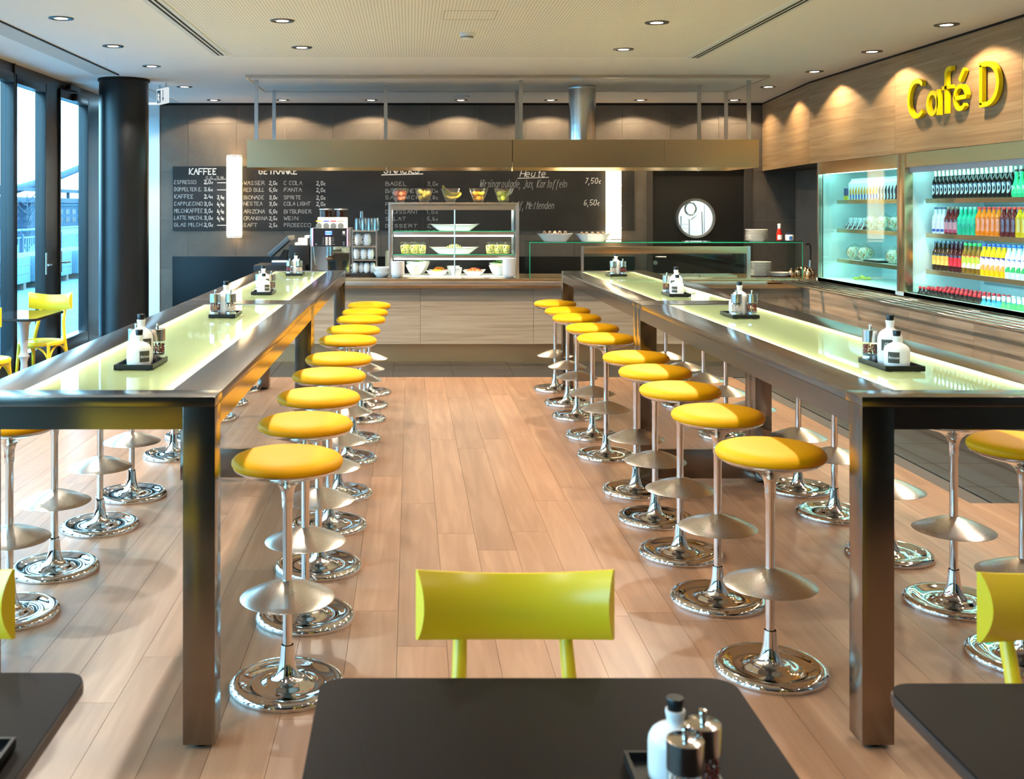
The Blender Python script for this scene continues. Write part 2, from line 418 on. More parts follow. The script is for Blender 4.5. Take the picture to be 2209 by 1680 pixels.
# ------------------------------------------------------------------ oak bulkhead over the fridge
FX, KINK_Y, BACK_X, BZ = 4.25, 11.55, 4.52, 2.145
bh = struct('wall_bulkhead', MB().prism([(FX+.02, 6.2), (RIGHT_X, 6.2), (RIGHT_X, WALL_Y), (BACK_X+.02, WALL_Y), (FX+.02, KINK_Y)], BZ+.02, CEIL-.02), M['dark_wall'], label='oak clad bulkhead above the drinks fridge')
seam = [6.2, 7.53, 9.51, KINK_Y]
for a, b in zip(seam, seam[1:]):
    MB().prism([(FX, a+.002), (FX+.02, a+.002), (FX+.02, b-.001), (FX, b-.001)], BZ, CEIL-.022).build('veneer_panel', M['oak_fascia'], bh)
dv = Vector((BACK_X-FX, WALL_Y-KINK_Y, 0)).normalized()
MB().prism([(FX, KINK_Y), (FX+.021, KINK_Y), (BACK_X+.02, WALL_Y-.012), (BACK_X, WALL_Y-.012)], BZ, CEIL-.022).build('veneer_panel', M['oak_fascia'], bh)
MB().prism([(FX+.02, 11.3), (RIGHT_X-.01, 11.3), (RIGHT_X-.01, WALL_Y-.012), (BACK_X+.02, WALL_Y-.012), (FX+.02, KINK_Y)], BZ-.0, BZ+.02).build('soffit_board', M['dark_wall'], bh)
MB().prism([(FX+.004, 6.2), (FX+.03, 6.2), (FX+.03, KINK_Y), (BACK_X+.03, WALL_Y-.02), (BACK_X+.004, WALL_Y-.02), (FX+.004, KINK_Y)], CEIL-.024, CEIL-.001).build('shadow_gap', M['black_matte'], bh)
# ------------------------------------------------------------------ window wall on the left
GZ0, GZ1 = .27, 2.84
def wy(x): return -(WIN_X+.02)*F/(PX-x)                      # depth at which pixel column x meets the window plane
wl = struct('wall_left', MB().box(WIN_X-.12, WIN_X+.0, FRONT_Y, WALL_Y, GZ1+.09, CEIL).box(WIN_X-.12, WIN_X, FRONT_Y, WALL_Y, 0, .10), M['frame'], label='black framed glazed wall on the left')
# bays: (y0, y1) of each leaf; mullions between them
bays = []
y = FRONT_Y+.2; 
near = [-2.7, -1.2, .3, 1.8, 3.3, 4.8, 6.3, 7.8, 9.05]
lv = [(-2.7+.1, -1.2-.1), (-1.1, .2), (.4, 1.7), (1.9, 3.2), (3.4, 4.7), (4.9, 6.2), (6.4, 7.7), (7.9, 9.0)]
yA0, yA1 = 9.12, wy(30)+.03
yB0, yB1 = wy(37.5)-.03, wy(99)+.03
yC0, yC1 = wy(132)-.03, wy(190)+.03
lv += [(yA0, yA1), (yB0, yB1), (yC0, yC1), (13.02, 13.86)]
for n, (a, b) in enumerate(lv):
    e = .075 if n >= 8 else .09
    o = MB()
    o.box(WIN_X-.09, WIN_X+.02, a-.0, a+.03, GZ0-.17, GZ1+.09); o.box(WIN_X-.09, WIN_X+.02, b-.03, b, GZ0-.17, GZ1+.09)
    o.box(WIN_X-.09, WIN_X+.02, a, b, GZ1, GZ1+.09); o.box(WIN_X-.09, WIN_X+.02, a, b, GZ0-.17, GZ0)
    w = struct('window_%d' % (n+1), o, M['frame'], bevel=.004, label='tall black framed glass leaf, %s from the back wall' % ORD[11-n])
    box(WIN_X-.06, WIN_X-.048, a+.03, b-.03, GZ0, GZ1).build('pane', M['glass_window'], w)
    box(WIN_X-.10, WIN_X+.01, a+.03, b-.03, GZ0-.02, GZ0+.004).build('threshold', M['alu'], w)
    if n in (9, 10):
        yh = b-.02 if n == 9 else a+.012
        hd = MB(); hd.box(WIN_X+.02, WIN_X+.028, yh-.02, yh+.02, 1.0, 1.22); hd.tube([(WIN_X+.03, yh, 1.1), (WIN_X+.075, yh, 1.1), (WIN_X+.08, yh+(.12 if n == 10 else -.12), 1.1)], .010)
        hd.build('door_handle', M['alu'], w, smooth=40)
    if n == 10:
        box(WIN_X+.02, WIN_X+.075, a+.18, a+.50, GZ1+.10, GZ1+.15).build('door_closer', M['black'], w, bevel=.004)
        box(WIN_X+.02, WIN_X+.07, a+.42, a+.60, GZ1+.0, GZ1+.08).build('closer_arm', M['black'], w, bevel=.004)
ml = [(FRONT_Y, lv[0][0])]+[(lv[q][1], lv[q+1][0]) for q in range(len(lv)-1)]+[(lv[-1][1], WALL_Y)]
for a, b in ml:
    if b-a > .4:
        box(WIN_X-.10, WIN_X, a, b, .10, GZ1+.09).build('mullion', M['frame'], wl)
    else:
        box(WIN_X-.12, WIN_X+.018, a, b, .0, CEIL).build('mullion', M['frame'], wl, bevel=.004)
cx, cyy, cr = P(267.5, 0, 11.36)[0], 11.36, .253
co = tag(MB().lathe([(cr, 0), (cr, CEIL-.03)], 48, (cx, cyy, 0)).build('column', M['column'], None, smooth=60), 'round black column between the windows and the back wall', 'column', kind='structure')
MB().lathe([(cr, CEIL-.03), (cr+.012, CEIL-.028), (cr+.012, CEIL-.001), (cr, CEIL-.001)], 48, (cx, cyy, 0)).build('collar', M['black_matte'], co, smooth=40)
# ------------------------------------------------------------------ kitchen door with porthole
dc = ((1501-PX)*KW, EYE+(PY-471)*KW); PR = .235
dr = MB(); N = 40
ring = [(dc[0]+PR*math.cos(2*PI*i/N), dc[1]+PR*math.sin(2*PI*i/N)) for i in range(N)]
outer = []
x0, x1, z0, z1 = DX0, DX1, .01, DZ
for i in range(N):
    a = 2*PI*i/N; c_, s_ = math.cos(a), math.sin(a)
    t = min(((x1-dc[0])/c_ if c_ > 1e-6 else 1e9), ((x0-dc[0])/c_ if c_ < -1e-6 else 1e9), ((z1-dc[1])/s_ if s_ > 1e-6 else 1e9), ((z0-dc[1])/s_ if s_ < -1e-6 else 1e9))
    outer.append((dc[0]+t*c_, dc[1]+t*s_))
for i in range(N):
    j = (i+1) % N
    dr.add([(ring[i][0], WALL_Y+.03, ring[i][1]), (ring[j][0], WALL_Y+.03, ring[j][1]), (outer[j][0], WALL_Y+.03, outer[j][1]), (outer[i][0], WALL_Y+.03, outer[i][1])], [(0,1,2,3)])
    dr.add([(ring[i][0], WALL_Y+.03, ring[i][1]), (ring[j][0], WALL_Y+.03, ring[j][1]), (ring[j][0], WALL_Y+.075, ring[j][1]), (ring[i][0], WALL_Y+.075, ring[i][1])], [(0,1,2,3)])
for cxr, czr in ((x0, z0), (x1, z0), (x1, z1), (x0, z1)):
    pass
door = struct('door_1', dr, M['door_black'], label='black kitchen door with a round porthole')
# corner fillers between the radial faces and the door corners, and the back skin
cf = MB()
for (cxr, czr) in ((x0, z0), (x1, z0), (x1, z1), (x0, z1)):
    near_ = sorted(range(N), key=lambda q: (outer[q][0]-cxr)**2+(outer[q][1]-czr)**2)
    s1 = [q for q in near_ if abs(outer[q][0]-cxr) < 1e-4][:1]; s2 = [q for q in near_ if abs(outer[q][1]-czr) < 1e-4][:1]
    if s1 and s2:
        p, q = outer[s1[0]], outer[s2[0]]
        cf.add([(p[0], WALL_Y+.03, p[1]), (cxr, WALL_Y+.03, czr), (q[0], WALL_Y+.03, q[1])], [(0,1,2)])
cf.build('door_leaf_corners', M['door_black'], door)
fr = MB(); fr.box(DX0-.07, DX0, WALL_Y-.012, WALL_Y+.1, 0, DZ+.06); fr.box(DX1, DX1+.10, WALL_Y-.012, WALL_Y+.1, 0, DZ+.06); fr.box(DX0, DX1, WALL_Y-.012, WALL_Y+.1, DZ, DZ+.06)
fr.build('door_frame', M['door_frame'], door)
rg = MB()
rg.lathe([(PR-.012, 0), (PR-.012, .03), (PR+.018, .034), (PR+.024, .012), (PR+.024, 0)], 48)
rg.xf(Matrix.Translation((dc[0], WALL_Y+.032, dc[1])) @ Matrix.Rotation(PI/2, 4, 'X'))
rg.build('porthole_ring', M['alu'], door, smooth=40)
pg = MB().lathe([(0, 0), (PR-.01, 0)], 40); pg.xf(Matrix.Translation((dc[0], WALL_Y+.05, dc[1])) @ Matrix.Rotation(PI/2, 4, 'X')); pg.build('porthole_pane', M['glass'], door)
hd = MB(); hz = EYE+(PY-554)*KW; hx0 = (1409-PX)*KW
hd.tube([(hx0+.03, WALL_Y+.03, hz), (hx0+.03, WALL_Y-.03, hz), (hx0+.16, WALL_Y-.03, hz)], .011); hd.lathe([(0, .03), (.028, .03), (.028, 0)], 20, (0, 0, 0))
i0 = len(hd.v)-41
hd.xf(Matrix.Translation((hx0+.03, WALL_Y+.03, hz-.075)) @ Matrix.Rotation(PI/2, 4, 'X'), i0)
hd.build('door_handle', M['alu'], door, smooth=40)
# the bright kitchen behind the porthole
kr = MB(); KB = WALL_Y+2.4
kr.box(1.6, 5.6, KB, KB+.1, 0, 2.8); kr.box(1.5, 1.6, WALL_Y+.2, KB, 0, 2.8); kr.box(5.6, 5.7, WALL_Y+.2, KB, 0, 2.8); kr.box(1.6, 5.6, WALL_Y+.2, KB, 2.8, 2.9); kr.box(1.6, 5.6, WALL_Y+.2, KB, -.1, 0)
kw_ = struct('wall_kitchen', kr, pm('kitchen_white', (232, 228, 214), .5), label='white kitchen walls seen through the porthole')
for q in range(4):
    box(3.5+q*.42, 3.5+q*.42+.41, KB-.35, KB-.01, .02, 2.1).build('locker_door', M['plastic_white'], kw_, bevel=.004)
lp = thing('kitchen_lamp', 'ceiling lamp in the kitchen behind the door', 'lamp', (4.1, WALL_Y+1.2, 2.74))
box(-.6, .6, -.12, .12, -.0, .05).build('housing', M['alu'], lp); box(-.58, .58, -.10, .10, -.02, 0).build('diffuser', lit('kitchen_light', (1, .95, .82), 22.0), lp)
ck = MB(); ck.tube([(4.02+.08*math.cos(a*.5), WALL_Y+1.6, 1.66+.09*math.sin(a*.5)) for a in range(13)], .022, closed=True); ck.tube([(4.02, WALL_Y+1.6, 1.5), (4.18, WALL_Y+1.6, 1.62), (4.2, WALL_Y+1.6, 1.1), (4.16, WALL_Y+1.6, 0)], .014)
tag(ck.build('kitchen_hose', M['chrome'], None, smooth=50), 'coiled chrome spray hose seen in the porthole', 'spray hose')
sr = MB()
for q in range(5): sr.tube([(3.93, WALL_Y+1.8, 1.2+q*.06), (4.05, WALL_Y+1.8, 1.2+q*.06)], .006)
sr.tube([(3.93, WALL_Y+1.8, 0), (3.93, WALL_Y+1.8, 1.55), (4.05, WALL_Y+1.8, 1.5), (4.05, WALL_Y+1.8, 0)], .010)
tag(sr.build('wire_rack', M['alu'], None, smooth=50), 'grey wire trolley rack seen in the porthole', 'rack')
# ================================================================== lamps
trim_me = MB().lathe([(.062, -.001), (.066, -.007), (.085, -.006), (.088, 0)], 32).mesh('trim_ring', M['alu'], 40)
trim_me.materials.clear(); trim_me.materials.append(pm('downlight_trim', (96, 92, 88), .35, 1.0))
can_me = MB().lathe([(.062, -.001), (.050, -.004), (.045, -.0045)], 32).mesh('reflector', M['chrome'], 60)
lens_me = MB().lathe([(0, -.0035), (.047, -.0035)], 28).mesh('lens', M['lamp_lens'])
def spot(name, loc, energy, half, colr=WARM, blend=.18, parent=None, radius=.04):
    L = bpy.data.lights.new(name, 'SPOT'); L.energy = energy; L.spot_size = math.radians(half*2); L.spot_blend = blend; L.color = colr; L.shadow_soft_size = radius
    o = bpy.data.objects.new(name, L); col.objects.link(o); o.location = loc
    if parent is not None: o.parent = parent
    return o
def downlight(x, y, label, group, e=DOWN, z=CEIL, half=66, colr=WARM, sc_=1.0):
    t = thing('downlight', label, 'downlight', (x, y, z), 0, group)
    a = ob('trim_ring', trim_me, t, scale=sc_); b = ob('reflector', can_me, t, scale=sc_); c = ob('lens', lens_me, t, scale=sc_)
    spot('lamp_beam', (0, 0, -.014), e, half, colr, parent=t)
    return t
CC = CEIL-EYE
def on_ceiling(px, py):
    k = CC/(PY-py); return (px-PX)*k, k*F
rows = [('left ceiling row by the windows', [(132, 39), (244, 99), (327, 142.5), (398, 187)], 1.0),
        ('left side of the perforated ceiling', [(609, 43), (651, 101)], 1.15), ('right side of the perforated ceiling', [(1417, 47), (1345, 105)], 1.15),
        ('right ceiling row by the oak bulkhead', [(2042, 53), (1881, 111), (1757, 154), (1657, 187)], .48)]
for nm, pts, m in rows:
    for i, (a, b) in enumerate(pts):
        x, y = on_ceiling(a, b); zz_ = CEIL-.004 if 'perforated' in nm else CEIL
        downlight(x, y, 'round recessed downlight, %s from the viewer, %s' % (ORD[i], nm), nm, DOWN*m, zz_, colr=AMBER if m < .5 else WARM)
for i, a in enumerate((461, 609.7, 800.4, 993.8, 1188.2, 1382, 1583.6)):
    x, y = on_ceiling(a, 215.4)
    downlight(x, y, 'round recessed downlight close to the tiled back wall, %s from the left' % ORD[i], 'downlights along the back wall', DOWN*.40, half=70, colr=AMBER)
# the same ceiling grid goes on over the viewer
for r, (xq, off) in enumerate(((-2.47, 7.7), (-.9, 7.75), (1.78, 7.8), (3.95, 7.96))):
    for i in range(1, 6):
        y = off-1.37*i
        if y > FRONT_Y+.4: downlight(xq, y, 'round recessed downlight above the viewer, row %s, %s back' % (ONES[r+1], ONES[i]), 'downlights above the viewer', DOWN*(1.0, .8, .4, .35, .3)[i-1], CEIL-.004 if -1.6 < xq < 2.4 else CEIL)
# smoke detector
sd = thing('smoke_detector', 'white smoke detector on the perforated ceiling', 'smoke detector', (.436, 8.32, CEIL-.004))
MB().lathe([(.058, 0), (.058, -.014), (.05, -.02), (0, -.02)], 28).build('base', M['plastic_white'], sd, smooth=40)
MB().lathe([(.046, -.02), (.046, -.03), (.042, -.044), (.02, -.05), (0, -.05)], 28).build('chamber', M['plastic_white'], sd, smooth=40)
MB().lathe([(.047, -.032), (.047, -.037)], 28).build('vent_slot', M['black_matte'], sd)
tag(MB().lathe([(.11, 0), (.11, -.006), (.1, -.008), (0, -.008)], 32, (P(993, 0, 13.2)[0], 13.1, CEIL)).build('ceiling_speaker', M['white_paint'], None, smooth=40), 'flat round white cover plate on the ceiling near the back wall', 'cover plate')
# exit sign
ex = thing('exit_sign', 'white hanging exit sign with a running figure and arrow', 'sign', (-2.68, 11.75, CEIL), math.radians(-58))
box(-.15, .15, -.018, .018, -.22, -.055).build('sign_box', lit('exit_sign_face', (.80, .88, .92), .42), ex)
for q in (-.1, .1): MB().tube([(q, 0, 0), (q, 0, -.055)], .006).build('hanger', M['alu'], ex)
sg = pm('exit_sign_print', (120, 130, 134), .6)
pk = MB(); pk.box(-.13, -.02, -.0195, -.018, -.205, -.07).build('door_symbol', sg, ex)
pk = MB(); pk.tube([(-.075, -.021, -.10), (-.08, -.021, -.14), (-.06, -.021, -.165), (-.065, -.021, -.195)], .007); pk.tube([(-.08, -.021, -.14), (-.10, -.021, -.17)], .007); pk.tube([(-.10, -.021, -.125), (-.078, -.021, -.115), (-.05, -.021, -.13)], .006); pk.build('running_figure', lit('exit_figure', (.85, .92, .95), .42), ex)
pk = MB(); pk.box(.05, .066, -.0195, -.018, -.17, -.075); pk.prism([(.03, -.16), (.086, -.16), (.058, -.2)], -.0195, -.018, 'y'); pk.build('arrow', sg, ex)
# tubular alabaster wall lamps
def lamp_shade():
    m = bpy.data.materials.new('alabaster_shade'); m.use_nodes = True; t = m.node_tree; b = t.nodes['Principled BSDF']
    n = nd(t, 'TexNoise'); n.inputs['Scale'].default_value = 3.0; n.inputs['Detail'].default_value = 6; n.inputs['Distortion'].default_value = 1.5
    t.links.new(coords(t, (1, 1, .8)), n.inputs['Vector'])
    c = ramp(t, n.outputs['Fac'], (.42, (1.0, .66, .30)), (.56, (1.0, .84, .56)), (.75, (1.0, .90, .68)))
    t.links.new(c, b.inputs['Emission Color']); t.links.new(c, b.inputs['Base Color']); b.inputs['Emission Strength'].default_value = 2.3; b.inputs['Roughness'].default_value = .6
    return m
M['shade'] = lamp_shade()
for nm, xa, xb, ya, yb in (('left', 489, 522, 335, 512), ('right', 1307, 1340, 339, 518)):
    D = WALL_Y-.13; a, b = P(xa, ya, D), P(xb, yb, D)
    xc, r = (a[0]+b[0])/2, (b[0]-a[0])/2
    t = thing('wall_lamp', 'glowing tubular wall lamp beside the %s' % ('coffee column of the chalkboard' if nm == 'left' else 'kitchen door'), 'wall lamp', (xc, D, 0), 0, 'tubular wall lamps')
    MB().lathe([(r*.96, b[2]), (r, b[2]+.01), (r, a[2]-.01), (r*.96, a[2]), (r*.9, a[2])], 32).build('shade', M['shade'], t, smooth=50)
    for z_ in (a[2]-.012, a[2]-.36, a[2]-.62, a[2]-.90, b[2]+.012):
        MB().lathe([(r+.003, z_-.006), (r+.006, z_), (r+.003, z_+.006)], 32).build('ring', M['led_warm'] if False else M['satin'], t, smooth=50) if z_ in (a[2]-.012, b[2]+.012) else MB().tube([(r+.006, 0, z_-.006), (r+.006, 0, z_+.006)], .006).build('stud', M['satin'], t)
    box(-.05, .05, .05, .13, b[2]+.2, a[2]-.2).build('bracket', M['alu'], t)
# ================================================================== long light tables
TZ = 1.092
def light_table(x0, x1, y0, y1, label, near_end):
    t = thing('light_table', label, 'bar table', (x0, y0, 0), 0, 'long steel bar tables with lit tops')
    w, l = x1-x0, y1-y0; S, E, H = .158, .132, .10
    z0, z1 = TZ-H, TZ
    for a, b in ((0, S), (w-S, w)):
        box(a, b, E, l-E, z1-.03, z1).build('top_rail', M['steel_table'], t, bevel=.002)
        aa = 0 if a == 0 else w-.10
        box(aa, aa+.10, .10, l-.10, z0, z1-.0305).build('side_apron', M['steel_table'], t)
    for a, b in ((0, E), (l-E, l)):
        box(0, w, a, b, z1-.03, z1).build('end_rail', M['steel_table'], t, bevel=.002)
        aa = 0 if a == 0 else l-.10
        box(.10, w-.10, aa, aa+.10, z0, z1-.0305).build('end_apron', M['steel_table'], t)
    for a in (0, w-.10):
        for b in (0, l-.10):
            lg = box(a, a+.10, b, b+.10, .014, z1-.0305).build('leg', M['steel_table'], t, bevel=.003)
            MB().lathe([(.028, 0), (.03, .008), (.024, .016)], 16, (a+.05, b+.05, 0)).build('foot', M['black'], lg, smooth=40)
    box(.10, w-.10, l-.10, l-.07, .03, .205).build('bottom_stretcher', M['steel_table'], t, bevel=.002) if near_end else None
    # frosted glass over a lit trough
    g = 0.005; zt = z1-.004
    MB().quad((S+g, E+g, zt), (w-S-g, E+g, zt), (w-S-g, l-E-g, zt), (S+g, l-E-g, zt)).build('frosted_glass', M['opal'], t)
    fm = MB()
    for (a, b, c, d) in ((S, S+g, E, l-E), (w-S-g, w-S, E, l-E), (S, w-S, E, E+g), (S, w-S, l-E-g, l-E)): fm.box(a, b, c, d, z1-.03, z1-.001)
    fm.build('glass_trim', M['alu'], t)
    tr = MB(); zb = z0+.006
    tr.quad((.10, .10, zb), (w-.10, .10, zb), (w-.10, l-.10, zb), (.10, l-.10, zb))
    tr.build('light_trough', M['white_paint'], t)
    for sx, s_ in ((S+.012, 1), (w-S-.012, -1)):
        st = MB(); st.box(sx-.006, sx+.006, E+.03, l-E-.03, z1-.030, z1-.020); st.build('light_strip', M['led_warm'], t)
    return t
light_table(-1.405, -.605, 3.36, 6.725, 'near steel bar table of the left pair with glowing frosted top', True)
light_table(-1.405, -.605, 6.729, 10.11, 'far steel bar table of the left pair with glowing frosted top', False)
light_table(1.40, 2.20, 3.36, 6.70, 'near steel bar table of the right pair with glowing frosted top', True)
light_table(1.40, 2.20, 6.704, 10.06, 'far steel bar table of the right pair with glowing frosted top', False)
# ================================================================== bar stools
base_me = MB().lathe([(0, .002), (.19, .002), (.2, .0), (.203, .010), (.199, .021), (.188, .029), (.172, .030), (.158, .025), (.142, .0185), (.12, .0155), (.098, .0165), (.085, .020), (.076, .0265), (.068, .0285), (.058, .029), (.047, .036), (.038, .050), (.031, .072), (.026, .100), (.0225, .14), (.021, .15)], 48).mesh('base', M['chrome'], 60)
pole_me = MB().lathe([(.0165, .13), (.0165, .352), (.0185, .354), (.0185, .362), (.0165, .364), (.0165, .625), (.0195, .632), (.0195, .690)], 20).mesh('pole', M['chrome'], 40)
foot_me = MB().lathe([(.017, .374), (.024, .372), (.06, .362), (.10, .347), (.14, .329), (.163, .318), (.1655, .3155), (.163, .3135), (.14, .322), (.10, .338), (.05, .352), (.017, .36)], 48).mesh('footrest', M['satin'], 40)
shell_me = MB().lathe([(.0195, .655), (.022, .685), (.030, .706), (.048, .722), (.085, .735), (.13, .747), (.165, .758), (.186, .769), (.190, .776), (.185, .778), (.1, .765), (0, .755)], 48).mesh('seat_shell', M['chrome'], 60)
cush_me = MB().lathe([(0, .762), (.17, .766), (.186, .773), (.1945, .786), (.1935, .797), (.184, .808), (.165, .816), (.13, .8215), (.08, .824), (0, .825)], 48).mesh('cushion', M['seat_yellow'], 60)
def stool(x, y, label, group):
    t = thing('bar_stool', label, 'bar stool', (x, y, 0), random.random()*6, group)
    for n, m in (('base', base_me), ('pole', pole_me), ('footrest', foot_me), ('seat_shell', shell_me), ('cushion', cush_me)): ob(n, m, t)
    return t
SR = {
 'left aisle row': [(-.43, 3.80), (-.429, 4.44), (-.427, 5.06), (-.427, 5.71), (-.419, 6.34), (-.416, 7.22), (-.41, 7.83), (-.389, 8.57), (-.381, 9.15), (-.369, 9.79)],
 'right aisle row': [(1.304, 3.93), (1.312, 4.63), (1.306, 5.25), (1.316, 5.83), (1.332, 6.40), (1.322, 7.32), (1.335, 7.95), (1.333, 8.68), (1.344, 9.27), (1.333, 9.98)],
 'window side row': [(-1.69, 3.90), (-1.652, 4.47), (-1.65, 5.03), (-1.63, 5.70), (-1.623, 6.32), (-1.60, 7.33), (-1.59, 7.93), (-1.58, 8.62), (-1.586, 9.27), (-1.578, 9.93)],
 'fridge side row': [(2.285, 4.04), (2.30, 4.59), (2.31, 5.23), (2.315, 5.92), (2.307, 6.45), (2.31, 7.35), (2.316, 7.96), (2.32, 8.58), (2.32, 9.2), (2.32, 9.85)]}
WHERE = {'left aisle row': 'right side of the left bar tables', 'right aisle row': 'left side of the right bar tables', 'window side row': 'window side of the left bar tables', 'fridge side row': 'fridge side of the right bar tables'}
for nm, pts in SR.items():
    for i, (x, y) in enumerate(pts):
        stool(x, y, 'yellow bar stool, %s from the viewer, %s' % (ORD[i], WHERE[nm]), 'bar stools along the '+WHERE[nm])
# ================================================================== condiment sets
tray_mb = MB(); a_, b_ = .071, .119
tray_mb.box(-a_, a_, -b_, b_, .003, .008)
for q in ((-a_, a_, -b_, -b_+.006), (-a_, a_, b_-.006, b_), (-a_, -a_+.006, -b_, b_), (a_-.006, a_, -b_, b_)): tray_mb.box(*q, .003, .022)
for q in (-1, 1):
    for w in (-1, 1): tray_mb.box(q*.05-.008, q*.05+.008, w*.1-.008, w*.1+.008, 0, .003)
tray_me = tray_mb.mesh('tray', M['black'])
def bottle_prof(R, hb, ht):       # body radius, shoulder height, top height
    return [(0, .001), (R*.86, .0), (R*.97, .006), (R, .02), (R, hb*.70), (R*.97, hb*.80), (R*.86, hb*.90), (R*.68, hb*.975), (R*.46, hb*1.02), (R*.34, hb*1.05), (R*.30, hb*1.09), (R*.33, ht-.012), (R*.37, ht-.003), (R*.36, ht), (R*.25, ht), (R*.25, ht-.01), (0, ht-.01)]
big_me = MB().lathe(bottle_prof(.044, .128, .164), 36).mesh('body', M['porcelain'], 60)
small_me = MB().lathe(bottle_prof(.0445, .088, .116), 36).mesh('body', M['porcelain'], 60)
stop_me = MB().lathe([(0, -.012), (.0105, -.012), (.0125, 0), (.0145, .018), (.0135, .020), (0, .020)], 20).mesh('stopper', M['black'], 40)
M['label'] = pm('bottle_label', (62, 60, 52), .7)
def patch(R, half_deg, z0, z1, name, mat):
    m = MB(); n = 8
    vs = []; fs = []
    for i in range(n+1):
        a = math.radians(-half_deg+2*half_deg*i/n)
        for z in (z0, z1): vs.append(((R+.0006)*math.sin(a), -(R+.0006)*math.cos(a), z))
    for i in range(n): fs.append((2*i, 2*i+2, 2*i+3, 2*i+1))
    m.add(vs, fs); return m.mesh(name, mat, 60)
lab_big = patch(.044, 27, .055, .096, 'label', M['label']); lab_small = patch(.0445, 26, .022, .062, 'label', M['label'])
GL = {}
GL.update(zip('ABCDEFGHIKLMNOPRSTUVWZ', ['02-28-42/15-35', '02-08-28-37-36-25-05/25-44-43-32-02', '37-28-18-07-03-12-22-33', '02-08-28-36-34-22-02', '38-08-02-32/05-25', '48-08-02/05-35', '37-28-18-07-03-12-22-33-35-25', '02-08/42-48/05-45', '12-18', '02-08/48-38-15-14-32-42', '08-02-32', '02-08-25-48-42', '02-08-42-48', '18-07-03-12-32-43-47-38-18', '02-08-28-37-36-25-05', '02-08-28-37-36-25-05/25-42', '37-28-18-07-06-34-33-22-12-03', '08-48/28-22', '08-03-12-32-43-48', '08-22-48', '08-12-26-32-48', '08-48-02-42']))
GL.update(zip('01234567,.-', ['18-07-03-12-22-33-37-28-18', '07-18-12', '07-18-28-37-36-02-42', '07-18-28-37-36-25-15/25-34-33-22-12-03', '18-04-44/36-32', '38-08-05-25-34-33-22-12-03', '28-07-03-12-22-33-34-25-04', '08-38-12', '12-10', '12-13', '05-45']))
GL['8'] = '18-07-06-33-22-12-03-36-37-28-18'; GL['9'] = '36-15-06-07-18-28-37-34-12'; GL['J'] = '38-32-21-11-02'; GL['€'] = '25-15-04-03-12-22/04-14'; GL['Ä'] = GL['A']+'/19-18/39-38'; GL['Ö'] = GL['O']+'/19-18/39-38'
GL.update(zip('abdefgiklmnorstu', ['35-26-16-05-03-12-22-33/36-32', '08-02-22-33-35-26-05', '38-32/35-26-16-05-03-12-22-33', '04-34-35-26-16-05-03-12-32', '38-28-17-10/06-26', '36-30-20-11/35-26-16-05-03-12-22-33', '12-16/17-18', '08-02/36-04-32', '18-13-22', '02-06/05-16-25-22/25-36-45-42', '02-06/05-16-26-35-32', '16-05-03-12-22-33-35-26-16', '02-06/04-16-26', '35-16-05-33-22-02', '28-22-32/16-36', '06-03-12-22-33/36-32']))
def glyph_lines(text, adv=5.0):
    """strokes of a line of chalk letters; x in glyph units, y 0 at the baseline, cap height 6"""
    out = []; x = 0
    for ch in text:
        if ch in GL:
            narrow = ch in ',.iIl1'
            for s in GL[ch].split('/'):
                out.append([(x+int(p[0])-(1 if narrow else 0), int(p[1])-2) for p in s.split('-')])
            x += 2.4 if narrow else (adv if ch not in 'rst-' else 4.4)
        else: x += 3.0
    return out, max(x-1.2, 1)
def ribbons(mb, strokes, f, wid, rr=None):
    """flat chalk strokes: f maps (u, v) to 3-D, strokes already in target units"""
    for s in strokes:
        for (a, b) in zip(s, s[1:]):
            a, b = Vector(a), Vector(b); d = b-a
            if d.length < 1e-6: continue
            d.normalize(); n = Vector((-d.y, d.x))*wid/2; e = d*wid*.35
            mb.quad(f(*(a-n-e)), f(*(b-n+e)), f(*(b+n+e)), f(*(a+n-e)))
def label_text(text, R, zc, wmax, hgt):
    st, W = glyph_lines(text); s = min(wmax/W, hgt/6)
    st = [[((x-W/2)*s+y*s*.2, y*s-3*s) for x, y in q] for q in st]
    m = MB(); ribbons(m, st, lambda u, v: ((R+.0012)*math.sin(u/R), -(R+.0012)*math.cos(u/R), zc+v), .0009)
    return m.mesh('lettering', M['plastic_white'])
txt_big = label_text('Öl', .044, .074, .032, .018); txt_small = label_text('Balsam', .0445, .042, .034, .012)
gr_base = MB().lathe([(0, 0), (.0275, 0), (.0285, .003), (.0285, .026), (.026, .027)], 28).mesh('base', M['alu'], 40)
gr_glass = MB().lathe([(.0278, .026), (.0278, .077)], 28).mesh('glass_body', M['glass'], 40)
gr_cap = MB().lathe([(.0278, .076), (.0288, .077), (.0288, .1215), (.0275, .1225), (0, .1225)], 28).mesh('cap', brushed('grinder_steel', (216, 206, 196), .12, .2, (3, 3, 200)), 40)
gr_pin = MB().lathe([(0, .1225), (.0045, .1225), (.0045, .135), (.006, .137), (.006, .143), (0, .144)], 12).mesh('pin', M['chrome'], 40)
def corns(cols, name, fill):
    m = MB(); rr = random.Random(3)
    for z in range(int(fill/.0062)):
        for q in range(16):
            a = 2*PI*(q+rr.random()*.6)/16; r = .0235 if q % 2 == 0 else .020
            m.lathe([(0, -.0036), (.0032, -.001), (.0030, .0015), (0, .0036)], 5, (r*math.cos(a), r*math.sin(a), 0.032+z*.0062+rr.random()*.003))
    return m.mesh(name, cols, 80)
